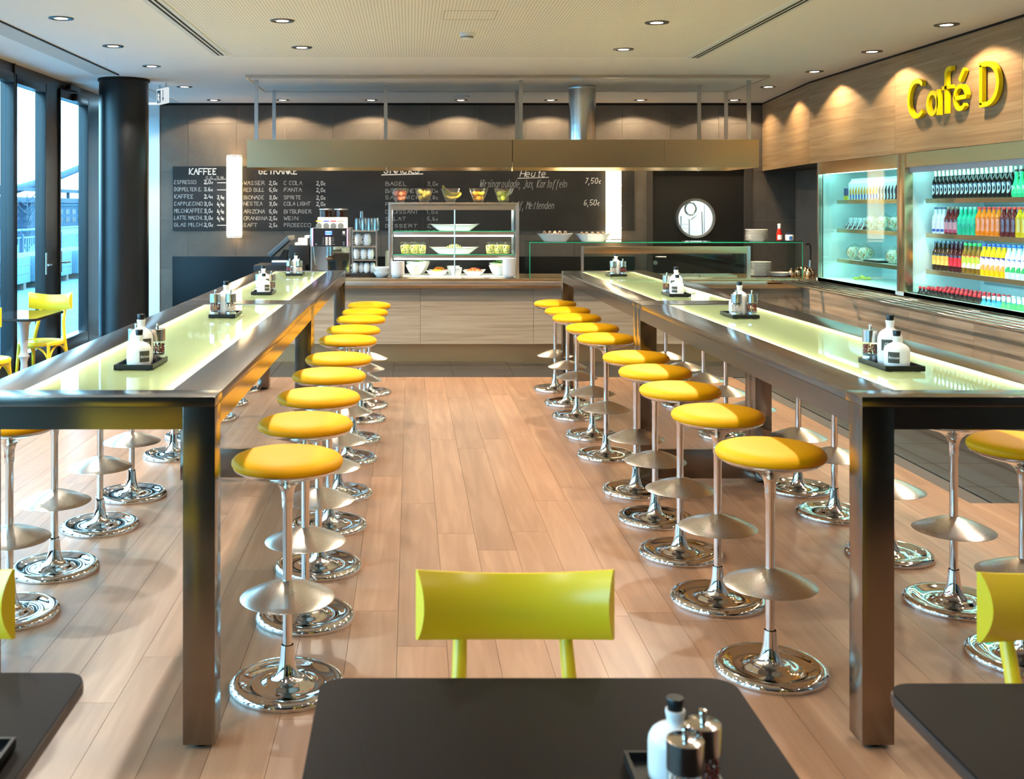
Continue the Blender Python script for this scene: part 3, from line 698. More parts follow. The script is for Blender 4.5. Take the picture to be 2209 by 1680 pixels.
def corn_mat(name, c0, c1):
    m, t, b = nodes(name); n = nd(t, 'TexVoronoi'); n.inputs['Scale'].default_value = 160; t.links.new(coords(t, (1, 1, 1)), n.inputs['Vector'])
    sp = nd(t, 'SeparateColor'); t.links.new(n.outputs['Color'], sp.inputs[0])
    t.links.new(ramp(t, sp.outputs[0], (.2, c0), (.8, c1)), b.inputs['Base Color']); b.inputs['Roughness'].default_value = .5; return m
corn_red = corns(corn_mat('peppercorns', (70, 18, 12), (170, 60, 40)), 'peppercorns', .042)
corn_salt = corns(corn_mat('rock_salt', (225, 178, 160), (240, 220, 205)), 'rock_salt', .040)
def put(name, cat, label, group, M4, parts, rz=0):
    t = thing(name, label, cat, M4, rz, group)
    for n, me in parts:
        if n == 'stopper': ob(n, me[0], t, (0, 0, me[1]))
        elif n in ('peppercorns', 'rock_salt'): tag(ob(n, me, t), kind='stuff')
        else: ob(n, me, t)
    return t
def condiments(x, y, z, flip, where, lab_rot, swap=1):
    rz = PI if flip else 0.0
    tag(ob('condiment_tray', tray_me, None, (x, y, z), rz), 'small black condiment tray on %s' % where, 'tray', 'condiment trays')
    def at(u, v): c, s = math.cos(rz), math.sin(rz); return (x+u*c-v*s, y+u*s+v*c, z+.0081)
    put('oil_bottle', 'bottle', 'tall white bottle on %s' % where, 'white bottles', at(-.006*swap, .021), [('body', big_me), ('stopper', (stop_me, .164)), ('label', lab_big), ('lettering', txt_big)], lab_rot)
    put('vinegar_bottle', 'bottle', 'short white bottle on %s' % where, 'white bottles', at(.008*swap, -.066), [('body', small_me), ('stopper', (stop_me, .116)), ('label', lab_small), ('lettering', txt_small)], lab_rot)
    put('pepper_grinder', 'grinder', 'dark pepper grinder on %s' % where, 'spice grinders', at(.041*swap, .083), [('base', gr_base), ('glass_body', gr_glass), ('cap', gr_cap), ('pin', gr_pin), ('peppercorns', corn_red)])
    put('salt_grinder', 'grinder', 'pale salt grinder on %s' % where, 'spice grinders', at(-.041*swap, .083), [('base', gr_base), ('glass_body', gr_glass), ('cap', gr_cap), ('pin', gr_pin), ('rock_salt', corn_salt)])
GZ = TZ-.004+.0006
for i, (yf, fl_) in enumerate(((3.916, 0), (5.757, 1), (7.29, 0), (9.33, 1))):
    condiments(-1.0, yf+.119, GZ, fl_, 'the left bar tables, %s tray from the viewer' % ORD[i], math.radians(42))
for i, (yf, fl_) in enumerate(((3.887, 0), (5.73, 1), (7.13, 0), (9.23, 1))):
    condiments(1.775, yf+.119, GZ, fl_, 'the right bar tables, %s tray from the viewer' % ORD[i], math.radians(-38), -1)
# ================================================================== foreground cafe tables
FT = .73
def ribbed():
    m, t, b = nodes('ribbed_laminate'); w = nd(t, 'TexWave'); w.inputs['Scale'].default_value = 60; w.bands_direction = 'X'; t.links.new(coords(t, (1, 1, 1)), w.inputs['Vector'])
    t.links.new(ramp(t, w.outputs['Fac'], (.2, (15, 10, 9)), (.8, (25, 18, 16))), b.inputs['Base Color']); b.inputs['Roughness'].default_value = .5; b.inputs['Specular IOR Level'].default_value = .08
    bp = nd(t, 'Bump'); bp.inputs['Strength'].default_value = .12; bp.inputs['Distance'].default_value = .001; t.links.new(w.outputs['Fac'], bp.inputs['Height']); t.links.new(bp.outputs[0], b.inputs['Normal']); return m
M['ribbed'] = ribbed()
def cafe_table(x0, x1, y0, y1, label, zt=FT, mat=None, th=.028, r=.05):
    cx_, cy_ = (x0+x1)/2, (y0+y1)/2
    t = thing('cafe_table', label, 'table', (cx_, cy_, 0), 0, 'cafe tables with dark tops')
    hx_, hy_ = (x1-x0)/2, (y1-y0)/2
    MB().prism(rrect(-hx_, hx_, -hy_, hy_, r, 8), zt-.0035, zt).build('top', mat or M['ribbed'], t)
    MB().prism(rrect(-hx_-.002, hx_+.002, -hy_-.002, hy_+.002, r, 8), zt-th, zt-.0035).build('edge_band', M['table_edge'], t, bevel=.006)
    MB().lathe([(.03, .04), (.045, .10), (.04, .16), (.028, .3), (.036, .34), (.05, .36), (.036, .38), (.03, .42), (.045, zt-.10), (.07, zt-.05), (.1, zt-th)], 28).build('pedestal', pm('pedestal_paint', (196, 196, 200), .35), t, smooth=40)
    MB().lathe([(0, .0), (.22, 0), (.225, .008), (.2, .018), (.08, .03), (.04, .06), (0, .06)], 36).build('foot', M['black'], t, smooth=40)
    return t
cafe_table(-.18, .648, 1.36, 2.19, 'ribbed dark brown cafe table at the front centre')
cafe_table(-1.49, -.658, 1.38, 2.215, 'dark cafe table in the near left corner', r=.045)
cafe_table(.945, 1.78, 1.34, 2.165, 'dark brown cafe table in the near right corner')
# condiments on the front tables: grinders towards the viewer
W0 = 'the front centre table'
fx, fy = .436, 1.735
tag(ob('condiment_tray', tray_me, None, (fx, fy, FT), 0), 'black condiment tray on %s' % W0, 'tray', 'condiment trays')
zf = FT+.0081
put('vinegar_bottle', 'bottle', 'short white bottle with black stopper on %s' % W0, 'white bottles', (.436, 1.785, zf), [('body', small_me), ('stopper', (stop_me, .116)), ('label', lab_small), ('lettering', txt_small)], math.radians(160))
put('pepper_grinder', 'grinder', 'pepper grinder farther from the viewer on %s' % W0, 'spice grinders', (.4655, 1.726, zf), [('base', gr_base), ('glass_body', gr_glass), ('cap', gr_cap), ('pin', gr_pin), ('peppercorns', corn_red)])
put('salt_grinder', 'grinder', 'grinder nearest the viewer on %s' % W0, 'spice grinders', (.424, 1.672, zf), [('base', gr_base), ('glass_body', gr_glass), ('cap', gr_cap), ('pin', gr_pin), ('rock_salt', corn_salt)])
W1 = 'the near left table'
tag(ob('condiment_tray', tray_me, None, (-.762, 1.782, FT), 0), 'black condiment tray on %s' % W1, 'tray', 'condiment trays')
# ================================================================== bentwood chairs
def curve_pts(pts, n=8):
    pts = [Vector(p) for p in pts]; out = []
    for i in range(len(pts)-1):
        p0, p1, p2, p3 = pts[max(i-1, 0)], pts[i], pts[i+1], pts[min(i+2, len(pts)-1)]
        for k in range(n):
            u = k/n; out.append(.5*((2*p1)+(-p0+p2)*u+(2*p0-5*p1+4*p2-p3)*u*u+(-p0+3*p1-3*p2+p3)*u**3))
    out.append(pts[-1]); return out
def backrest():
    m = MB(); n = 20; W = .215; H = .073; vs = []; K = 10
    for i in range(n+1):
        u = -1+2*i/n; x = u*W; yb = .062*(1-u*u)                      # ends curl toward the sitter (-y)
        hh = H; sl = -2*.062*u/W; ln_ = math.hypot(sl, 1); n0, n1 = sl/ln_, -1/ln_
        for j in range(K+1):                                            # front (convex) face
            v = -1+2*j/K; tt = .004+.028*(1-v*v); vs.append((x+n0*tt, yb+n1*tt, .788+hh*v+(.026+.003*v)*u*u))
        for j in range(K+1):
            v = 1-2*j/K; vs.append((x-n0*.004, yb-n1*.004, .788+hh*v+(.026+.003*v)*u*u))
    L = 2*(K+1); fs = []
    for i in range(n):
        for j in range(L):
            k = (j+1) % L; fs.append((i*L+j, (i+1)*L+j, (i+1)*L+k, i*L+k))
    fs.append(tuple(range(L))); fs.append(tuple(n*L+j for j in range(L))[::-1])
    m.add(vs, fs); return m.mesh('backrest', M['chair_yellow'], 50)
br_me = backrest()
seat_me = MB().lathe([(0, .452), (.15, .452), (.168, .456), (.178, .463), (.196, .463), (.203, .456), (.205, .445), (.203, .430), (.19, .426), (0, .428)], 40, (0, 0, 0), 1.0, .98).mesh('seat', M['chair_yellow'], 50)
post_me = {}
for s in (-1, 1):
    m = MB(); pts = curve_pts([(s*.19, .225, 0), (s*.172, .19, .22), (s*.152, .165, .44), (s*.126, .19, .60), (s*.118, .232, .715), (s*.117, .246, .80)], 6)
    m.tube(pts, [.013+.004*math.sin(PI*min(i/len(pts), 1)) for i in range(len(pts))], 10); post_me[s] = m.mesh('back_post', M['chair_yellow'], 60)
leg_me = {}
for s in (-1, 1):
    m = MB(); pts = curve_pts([(s*.165, -.175, 0), (s*.15, -.155, .25), (s*.14, -.14, .42), (s*.14, -.14, .435)], 6); m.tube(pts, [.011+.008*(i/len(pts)) for i in range(len(pts))], 10); leg_me[s] = m.mesh('front_leg', M['chair_yellow'], 60)
arch_me = []
def arch(a, b, top):
    a, b = Vector(a), Vector(b); m = MB(); pts = [a.lerp(b, .5-.5*math.cos(PI*i/14))+Vector((0, 0, top*math.sin(PI*i/14))) for i in range(15)]; m.tube(pts, .010, 8); return m.mesh('bent_brace', M['chair_yellow'], 60)
arch_me = [arch((-.15, -.15, .25), (.15, -.15, .25), .17), arch((-.15, -.15, .25), (-.165, .18, .25), .17), arch((.15, -.15, .25), (.165, .18, .25), .17)]
def chair(x, y, rz, label):
    t = thing('bentwood_chair', label, 'chair', (x, y, 0), rz, 'yellow bentwood chairs')
    ob('seat', seat_me, t); ob('backrest', br_me, t, (0, .180, 0))
    for s in (-1, 1): ob('back_post', post_me[s], t); ob('front_leg', leg_me[s], t)
    for a in arch_me: ob('bent_brace', a, t)
    return t
# local frame: the sitter looks along -y
chair(.229, 2.185, 0, 'yellow bentwood chair behind the front centre table')
chair(-1.09, 2.20, math.radians(-3), 'yellow bentwood chair behind the near left table')
chair(1.458, 2.185, math.radians(4), 'yellow bentwood chair behind the near right table')
chair(-3.38, 9.93, math.radians(-8), 'yellow bentwood chair by the window, facing the viewer')
chair(-3.43, 8.74, math.radians(178), 'yellow bentwood chair by the window with its back to the viewer')
cafe_table(-3.66, -3.19, 9.22, 10.02, 'small dark glossy cafe table by the window', .73, M['cafe_top'], .024, .06)
# ================================================================== back counter
CY0 = 11.75                                             # front of the oak panels
ct = thing('serving_counter', 'long oak fronted serving counter along the back', 'counter', (0, CY0, 0))
CXL, CXR = -1.72, 4.25
bd = MB().box(CXL, CXR+.68, .02, .70, .2, TOP-.05).box(CXL, CXR+.68, .14, .70, .0, .2); bd.build('carcass', M['black_matte'], ct)
box(CXL, CXR+.1, -.0+.10-.02, .13, 0, .2).build('plinth', M['plinth_steel'], ct)
sx = [CXL, -1.115, .11, 1.335, 2.56, 3.785, CXR]
for a, b in zip(sx, sx[1:]): box(a+.0015, b-.0015, 0, .02, .2, .80).build('front_panel', M['oak'], ct)
box(CXL, CXR, -.006, .02, .802, TOP-.07).build('steel_strip', M['steel_hood'], ct)
for xx_ in (.15, 1.03, 1.9, 2.9): 
    MB().lathe([(0, -.008), (.006, -.008), (.006, -.012), (0, -.014)], 10).xf(Matrix.Translation((xx_, 0, .83)) @ Matrix.Rotation(-PI/2, 4, 'X')).build('knob', M['chrome'], ct)
wt_ = tag(MB().box(CXL, RIGHT_X-.01, CY0-.20, CY0+.70, TOP-.045, TOP).build('worktop', M['steel_hood'], None, bevel=.004), 'brushed steel worktop of the back counter', 'worktop')
box(CXL, 3.80, CY0-.215, CY0-.19, TOP-.075, TOP-.030).build('front_lip', M['satin'], wt_, bevel=.008)
# right hand counter under the fridge
rc = thing('fridge_counter', 'oak fronted counter below the glass fridge', 'counter', (FX, 0, 0))
MB().box(.03, RIGHT_X-FX-.005, 6.2, CY0-.005, .2, .75).box(.065, RIGHT_X-FX-.005, 6.2, CY0-.005, 0, .2).box(.03, RIGHT_X-FX-.005, 9.34, CY0-.005, .75, TOP-.06).build('carcass', M['black_matte'], rc)
box(.04, .06, 6.2, CY0, 0, .2).build('plinth', M['plinth_steel'], rc)
ys = [6.2, 7.1, 8.18, 9.25, 10.3, CY0-.001]
for a, b in zip(ys, ys[1:]): box(0, .02, a+.0015, b-.0015, .2, .84).build('front_panel', M['oak'], rc)
box(-.004, .0295, 6.2, CY0-.205, .842, TOP-.002).build('steel_strip', M['steel'], rc)
rl = thing('tray_rail', 'polished steel tray rails running along the fridge counter', 'tray rail', (FX, 0, 0))
for q in (-.38, -.285, -.19, -.095, -.02): MB().tube([(q, 6.2, TOP-.02), (q, CY0-.22, TOP-.02)], .011, 10).build('rail_tube', M['chrome'], rl, smooth=60)
box(-.40, -.0, 6.2, 6.23, TOP-.05, TOP-.03).build('end_bracket', M['satin'], rl)
for y_ in (6.9, 7.9, 8.75, 9.6, 10.45, 11.2):
    MB().prism([(-.36, TOP-.035), (-.004, TOP-.035), (-.004, TOP-.11), (-.05, TOP-.085)], y_, y_+.05, 'y').build('bracket', M['satin'], rl)
# low dark back panel, chalkboard
BX0, BX1 = (373-PX)*KW, (1368-PX)*KW
tag(box(BX0, BX1, WALL_Y-.03, WALL_Y-.0005, .0, EYE+(PY-553)*KW).build('splash_panel', M['dark_gloss'], None, bevel=.003), 'dark glossy panel along the foot of the tiled wall', 'wall panel')
cb = thing('chalkboard', 'long black chalkboard menu on the tiled wall', 'chalkboard', (0, WALL_Y, 0))
bz0, bz1 = EYE+(PY-497)*KW, EYE+(PY-359)*KW
for a, b in zip((373, 700, 912, 1110), (700, 912, 1110, 1368)): box((a-PX)*KW+.001, (b-PX)*KW-.001, -.014, -.0005, bz0, bz1).build('board', M['board'], cb)
def chalk(text, x0, x1, yt, yb, cal=None, mat='chalk', wid=1.0, shear=.06, ul=None):
    """one chalked line between pixel columns x0..x1, cap line yt and baseline yb, on the board plane"""
    if cal: x0, x1, yt, yb = cal[0]+x0/cal[2], cal[0]+x1/cal[2], cal[1]+yt/cal[2], cal[1]+yb/cal[2]
    st, W = glyph_lines(text); rr = random.Random(text)
    X0, Z0 = (x0-PX)*KW, EYE+(PY-yb)*KW; sx_, sz_ = (x1-x0)*KW/W, (yb-yt)*KW/6
    st = [[(X0+x*sx_+shear*y*sz_+rr.uniform(-.002, .002), Z0+y*sz_+rr.uniform(-.002, .002)) for x, y in s] for s in st]
    if ul: st.append([(X0-.03, Z0-ul), (X0+(x1-x0)*KW+.04, Z0-ul+.012)])
    m = MB(); ribbons(m, st, lambda u, v: (u, -.0148, v), .0066*wid)
    m.build('chalk_writing', M[mat], cb)
C3, C4, C5 = (340, 300, 5.02), (740, 340, 5.02), (1100, 340, 3.347)
chalk('KAFFEE', 345, 640, 320, 382, C3, wid=1.9)
chalk('0,2l', 527, 598, 402, 428, C3, 'chalk_soft', .8, ul=.016); chalk('0,4l', 645, 716, 402, 428, C3, 'chalk_soft', .8, ul=.016)
for tx_, xe, yt, yb, p1, p2 in (('ESPRESSO', 415, 447, 485, '2.0€', '-'), ('DOPPELTER E.', 480, 525, 562, '3.6€', '-'), ('KAFFEE', 390, 602, 642, '2.4€', '3,4€'), ('CAPPUCCINO', 485, 680, 718, '3,0€', '4,4€'), ('MILCHKAFFEE', 492, 756, 797, '3,0€', '4,4€'), ('LATTE MACCHI.', 495, 832, 870, '3,0€', '4,4€'), ('GLAS MILCH', 480, 908, 945, '2,0€', '-')):
    chalk(tx_, 184, xe, yt, yb, C3, 'chalk_soft'); chalk(p1, 508, 610, yt, yb, C3); chalk(p2, 648, 722 if p2 == '-' else 730, yt+5, yb+8, C3)
chalk('GETRÄNKE', 1100, 1515, 312, 378, C3, wid=1.9)
for a, xa, p, b, xb, q, yt, yb in (('WASSER', 1158, '2,0€', 'C COLA', 1565, '2,0€', 455, 495), ('RED BULL', 1160, '5,0€', 'FANTA', 1560, '2,0€', 530, 568), ('BIONADE', 1155, '3,0€', 'SPRITE', 1555, '2,0€', 612, 650), ('NESTEA', 1135, '3,0€', 'COLA LIGHT', 1650, '2,0€', 680, 718), ('ARIZONA', 1160, '5,0€', 'BITBURGER', 1665, '', 764, 803), ('ORANGINA', 1190, '2,5€', 'WEIN', 1520, '', 838, 875), ('SAFT', 1075, '2,5€', 'PROSECCO', 1655, '', 912, 950)):
    chalk(a, 935, xa, yt, yb, C3, 'chalk_soft'); chalk(p, 1212, 1306, yt, yb, C3); chalk(b, 1370, xb, yt, yb, C3, 'chalk_soft')
    if q: chalk(q, 1722, 1826, yt+2, yb+4, C3)
chalk('SNACKS', 445, 830, 100, 168, C4, wid=1.9, ul=.022)
for a, xa, p, yt, yb in (('BAGEL', 690, '3,0€', 262, 303), ('BRÖTCHEN', 820, '3,0€', 340, 380), ('SANDWICH', 830, '3,8€', 412, 450), ('FRUCHT', 800, '2,8€', 487, 522), ('CROISSANT', 812, '1,5€', 567, 605), ('SALAT', 675, '5,6€', 643, 680), ('DESSERT', 800, '2,0€', 720, 755)):
    chalk(a, 460, xa, yt, yb, C4, 'chalk_soft', .9); chalk(p, 912, 1040, yt, yb, C4, 'chalk_soft', .9)
chalk('Heute', 72, 255, 93, 137, C5, wid=1.2, shear=.25, ul=.022)
chalk('Wirsingroulade, Jus, Kartoffeln', 1034, 1222, 388, 404, None, 'chalk_soft', .8, .22)
chalk('7,50€', 540, 662, 148, 186, C5, shear=.2); chalk('Erbsen Kartoff, Mettenden', 1036, 1194, 435, 450, None, 'chalk_soft', .9, .22); chalk('6,50€', 533, 652, 305, 343, C5, shear=.2)
# ================================================================== extractor hood
HY0, HY1, HZ0, HZ1 = 11.16, 12.20, EYE+86*.00477, EYE+146*.00477
HX0, HX1, HXM, HXS = (533-PX)*HY0/F, (1637-PX)*HY0/F, (1105.5-PX)*HY0/F, (1433-PX)*HY0/F
hd = thing('extractor_hood', 'long brushed steel extractor hood hung over the counter', 'extractor hood', (0, 0, 0))
for a, b in ((HX0, HXM-.003), (HXM+.003, HXS-.001), (HXS+.001, HX1)):
    s = MB(); s.box(a, b, HY0, HY0+.012, HZ0, HZ1); s.box(a, b, HY0+.012, HY1-.012, HZ1-.012, HZ1); s.box(a, b, HY1-.012, HY1, HZ0, HZ1)
    s.build('hood_skin', M['steel_hood'], hd)
for a, b in ((HX0, HX0+.012), (HX1-.012, HX1), (HXM-.012, HXM-.003)): box(a, b, HY0+.012, HY1-.012, HZ0, HZ1-.012).build('hood_end', M['steel_hood'], hd)
for a, b in ((HX0+.02, HXM-.03), (HXM+.02, HX1-.03)):
    box(a, b, HY0+.03, HY1-.03, HZ0+.06, HZ0+.07).build('filter_panel', M['satin'], hd)
for q, xx_ in enumerate((-.95, .1, .75, 2.9, 3.35)): 
    MB().lathe([(0, 0), (.04, 0), (.045, .012), (0, .012)], 20, (xx_, 11.6, HZ0+.046)).build('hood_lamp', M['lamp_lens'], hd); spot('hood_beam', (xx_, 11.6, HZ0+.03), 55, 58, parent=hd, radius=.03, colr=(1, .74, .46))
box(1.75, 2.45, 11.5, 11.62, HZ0+.035, HZ0+.05).build('hood_tube_light', lit('hood_tube_light', (1, .9, .62), 9.0), hd)
for xx_ in (-.26, 1.1, 3.12): MB().tube([(xx_, 11.75, HZ0+.06), (xx_, 11.75, HZ0-.02)], .008).build('nozzle', M['chrome'], hd); 
for (px, py, D) in ((552.7, 175, 11.18), (1123.6, 175, 11.18), (1616, 175, 11.18), (832, 187, 11.7), (1508.7, 187, 11.7), (591, 198, 12.17), (1115, 198, 12.17), (1566.8, 198, 12.17)):
    x_ = (px-PX)*D/F; box(x_-.019, x_+.019, D, D+.02, HZ1, CEIL-.03).build('hanger_bar', M['alu'], hd)
fx_ = (1257.5-PX)*11.7/F
MB().lathe([(.147, HZ1), (.147, CEIL-.012)], 40, (fx_, 11.75, 0)).build('flue_pipe', brushed('flue_steel', (205, 203, 200), .08, .2, (2, 2, 60)), hd, smooth=60)
MB().lathe([(.149, CEIL-.06), (.152, CEIL-.05), (.149, CEIL-.04)], 40, (fx_, 11.75, 0)).build('flue_band', M['alu'], hd, smooth=60)
pa = thing('ceiling_panel', 'white ceiling panel edged in steel above the extractor hood', 'ceiling panel', (0, 0, 0))
ax0, ax1 = (530-PX)*10.98/F, (1660-PX)*10.98/F
box(ax0+.02, ax1-.02, 11.0, 12.3, CEIL-.028, CEIL).build('board', M['ceiling'], pa)
for (a, b, c, d) in ((ax0, ax1, 10.97, 11.0), (ax0, ax1, 12.3, 12.33), (ax0, ax0+.02, 11.0, 12.3), (ax1-.02, ax1, 11.0, 12.3)): box(a, b, c, d, CEIL-.032, CEIL).build('edge_trim', M['satin'], pa)
# ================================================================== glass display case
VY0, VY1 = 11.76, 12.28; VX0, VX1 = (838-PX)*VY0/F, (1120-PX)*VY0/F; VZ1 = EYE+(PY-440)*VY0/F
vc = thing('display_case', 'three tier glass display case of salads on the counter', 'display case', (0, 0, 0))
for a in (VX0, VX1-.038):
    for c in (VY0, VY1-.03): box(a, a+.038, c, c+.03, TOP, VZ1).build('post', M['alu'], vc, bevel=.004)
    box(a+.012, a+.018, VY0+.03, VY1-.03, TOP+.01, VZ1-.02).build('side_glass', M['glass_green'], vc)
box(VX0, VX1, VY0-.004, VY1, VZ1, VZ1+.016).build('top_plate', M['satin'], vc, bevel=.003)
box(VX0+.038, VX1-.038, VY0+.004, VY0+.03, VZ1-.065, VZ1).build('top_rail', M['satin'], vc)
shz = [EYE+(PY-498)*VY0/F, EYE+(PY-548.5)*VY0/F]
for z_ in shz:
    sh = box(VX0+.04, VX1-.04, VY0+.02, VY1-.04, z_-.008, z_).build('glass_shelf', M['glass_green'], vc)
    box(VX0+.04, VX1-.04, VY0+.0195, VY0+.021, z_-.008, z_).build('shelf_edge', M['glass_edge'], sh)
    box(VX0+.05, VX1-.05, VY0+.03, VY0+.05, z_-.046, z_-.0085).build('shelf_rail', M['satin'], vc, bevel=.003)
    box(VX0+.06, VX1-.06, VY0+.032, VY0+.048, z_-.060, z_-.0465).build('light_tube', M['led_case'], vc)  # glowing tube set below the rail to imitate its bright reflections
    for a in (VX0+.03, VX1-.045): box(a, a+.015, VY0+.01, VY0+.05, z_-.04, z_-.005).build('clamp', M['alu'], vc)
box(VX0+.06, VX1-.06, VY0+.035, VY0+.06, VZ1-.05, VZ1-.03).build('light_tube', M['led_case'], vc)
MB().tube([((981-PX)*VY0/F, VY0+.012, TOP), ((981-PX)*VY0/F, VY0+.012, VZ1)], .008).build('centre_rod', M['satin'], vc)
box(VX0+.04, VX1-.04, VY0+.0, VY1-.01, TOP+.001, TOP+.012).build('white_base', M['plastic_white'], vc)
# ------------------------------------------------------------------ fruit bowls on the case
bowl_me = MB().lathe([(0, .006), (.04, .006), (.046, .002), (.05, .012), (.07, .05), (.095, .105), (.1165, .158), (.1135, .158), (.092, .105), (.066, .052), (.045, .02), (0, .018)], 32).mesh('glass_bowl', M['bowl_glass'], 60)
def fruit_mat(name, c0, c1, sc_=14):
    m, t, b = nodes(name); n = nd(t, 'TexNoise'); n.inputs['Scale'].default_value = sc_; t.links.new(coords(t, (1, 1, 1)), n.inputs['Vector'])
    t.links.new(ramp(t, n.outputs['Fac'], (.35, c0), (.65, c1)), b.inputs['Base Color']); b.inputs['Roughness'].default_value = .38; return m
stem_me = MB().tube([(0, 0, 0), (.003, 0, .012)], .002, 6).mesh('stem', pm('stem', (80, 60, 30), .8))
def apple(mat): return MB().lathe([(0, -.028), (.012, -.033), (.026, -.028), (.036, -.008), (.036, .012), (.027, .028), (.014, .033), (.005, .029), (0, .025)], 20).mesh('flesh', mat, 80)
apple_red = apple(fruit_mat('red_apple', (205, 52, 48), (236, 130, 96))); apple_green = apple(fruit_mat('green_apple', (160, 184, 40), (196, 205, 90)))
pear_me = MB().lathe([(0, -.045), (.018, -.044), (.033, -.028), (.036, -.008), (.029, .014), (.018, .034), (.013, .050), (.006, .058), (0, .058)], 20).mesh('flesh', fruit_mat('pear', (120, 118, 36), (168, 150, 62)), 80)
orange_me = MB().lathe([(0, -.032), (.015, -.029), (.028, -.016), (.033, 0), (.028, .017), (.015, .029), (0, .031)], 20).mesh('flesh', fruit_mat('orange', (240, 120, 8), (250, 160, 30)), 80)
lemon_me = MB().lathe([(0, -.04), (.008, -.034), (.022, -.02), (.027, 0), (.022, .02), (.008, .034), (0, .04)], 20).mesh('flesh', fruit_mat('lemon', (250, 200, 30), (255, 226, 70)), 80)
def banana():
    m = MB(); pts = []; rs = []
    for i in range(15):
        a = -1.0+2.0*i/14; pts.append((.13*math.sin(a), 0, .13*(1-math.cos(a))-.02)); rs.append(.019*max(.22, math.sqrt(max(0, 1-(i/14*2-1)**4))))
    m.tube(pts, rs, 8); return m.mesh('flesh', fruit_mat('banana', (214, 180, 40), (240, 212, 76), 9), 70)
ban_me = banana()
BOWLS = [(862, 'red apples'), (915, 'pears'), (972, 'bananas'), (1032, 'oranges and lemons'), (1086, 'green apples')]
for px, nm in BOWLS:
    bx_, by_, bz_ = (px-PX)*12.0/F, 12.0, VZ1+.0165
    tag(ob('glass_bowl', bowl_me, None, (bx_, by_, bz_)), 'flared glass bowl of %s on the display case' % nm, 'bowl', 'glass fruit bowls')
    rr = random.Random(nm)
    def fruit(me, kind, pos, rot=None, stem=True, lab=''):
        pos = (pos[0]*.86, pos[1]*.86, pos[2]*.84-.004) if kind != 'banana' else pos
        t = thing(kind, '%s %s, %s placed in its glass bowl' % (lab, kind.replace('_', ' '), nth(len([o for o in col.objects if o.get('group') == nm+' in the glass bowl']))), kind.split('_')[-1], (bx_+pos[0], by_+pos[1], bz_+pos[2]), 0, nm+' in the glass bowl')
        if rot: t.rotation_euler = rot
        t.scale = (.9,)*3
        ob('flesh', me, t)
        if stem: ob('stem', stem_me, t, (0, 0, .028 if kind != 'pear' else .056))
    spots = [(.0, -.035, .062), (-.038, .02, .062), (.038, .02, .064), (-.052, -.03, .122), (.012, -.045, .118), (.055, .0, .126), (-.005, .045, .13)]
    if nm in ('red apples', 'green apples'):
        for q, s in enumerate(spots): fruit(apple_red if nm[0] == 'r' else apple_green, 'apple', s, (rr.uniform(-.5, .5), rr.uniform(-.5, .5), 0), lab='shiny red' if nm[0] == 'r' else 'pale green')
    elif nm == 'pears':
        for s, r_ in (((-.03, .0, .075), (0, 1.1, 0)), ((.03, .02, .075), (0, -1.2, .4)), ((.006, -.05, .105), (.25, 0, 0)), ((-.045, -.005, .14), (0, 1.9, .5)), ((.05, .0, .125), (0, -1.5, .2))): fruit(pear_me, 'pear', s, r_, lab='brownish green')
    elif nm == 'bananas':
        for s, r_ in (((.02, -.02, .072), (0, 0, .1)), ((.01, .02, .09), (0, .1, .2)), ((-.0, -.03, .115), (0, .28, .05)), ((-.01, .015, .12), (0, .42, .15))): fruit(ban_me, 'banana', s, r_, False, 'ripe yellow')
    else:
        for q, s in enumerate(spots):
            if s[0] <= 0: fruit(orange_me, 'orange', (s[0], s[1], s[2]-.003), lab='bright')
            else: fruit(lemon_me, 'lemon', s, (1.2, rr.uniform(-1, 1), 0), lab='yellow')
# ------------------------------------------------------------------ dishes and salads
def boat(w, d, h, name='dish'):
    m = MB(); n = 40; vs = []; prof = [(.62, 0), (.64, .004), (.72, h*.25), (.82, h*.6), (.96, h*.92), (1.0, h), (.97, h), (.80, h*.62), (.66, h*.28), (.60, .012)]
    rings = []
    for s, z in prof:
        rg = []
        for i in range(n):
            a = 2*PI*i/n; c_, s_ = math.cos(a), math.sin(a); e = .55
            rg.append(len(vs)); vs.append((s*w/2*math.copysign(abs(c_)**e, c_), s*d/2*math.copysign(abs(s_)**e, s_), z*(1+.12*abs(c_)**4 if s > .9 else 1)))
        rings.append(rg)
    fs = [tuple(rings[0])[::-1], tuple(rings[-1])]
    for A, B in zip(rings, rings[1:]):
        for i in range(n): j = (i+1) % n; fs.append((A[i], A[j], B[j], B[i]))
    m.add(vs, fs); return m.mesh(name, M['porcelain'], 50)
boat_me = boat(.555, .30, .066); plat_me = boat(.25, .16, .05); dish_me = boat(.40, .26, .082)
def heap(w, d, h, n, cols, size, seed):
    rr = random.Random(seed); m = MB()
    for _ in range(n):
        a, r = rr.uniform(0, 2*PI), math.sqrt(rr.random()); x_, y_ = math.cos(a)*r*w/2, math.sin(a)*r*d/2; z_ = h*(1-r*r)*rr.uniform(.4, 1)
        L, W_, T = size*rr.uniform(.7, 1.5), size*.35, size*.22
        Mx = Matrix.Translation((x_, y_, z_)) @ Matrix.Rotation(rr.uniform(0, 6.3), 4, 'Z') @ Matrix.Rotation(rr.uniform(-.7, .7), 4, 'Y')
        i0 = len(m.v); m.box(-L, L, -W_, W_, -T, T).xf(Mx, i0)
    return m
def food_mat(name, *cs):
    m, t, b = nodes(name); n = nd(t, 'TexVoronoi'); n.inputs['Scale'].default_value = 70; t.links.new(coords(t, (1, 1, 1)), n.inputs['Vector'])
    sp = nd(t, 'SeparateColor'); t.links.new(n.outputs['Color'], sp.inputs[0]); st = [(i/max(1, len(cs)-1), c) for i, c in enumerate(cs)]
    t.links.new(ramp(t, sp.outputs[0], *st), b.inputs['Base Color']); b.inputs['Roughness'].default_value = .5; return m
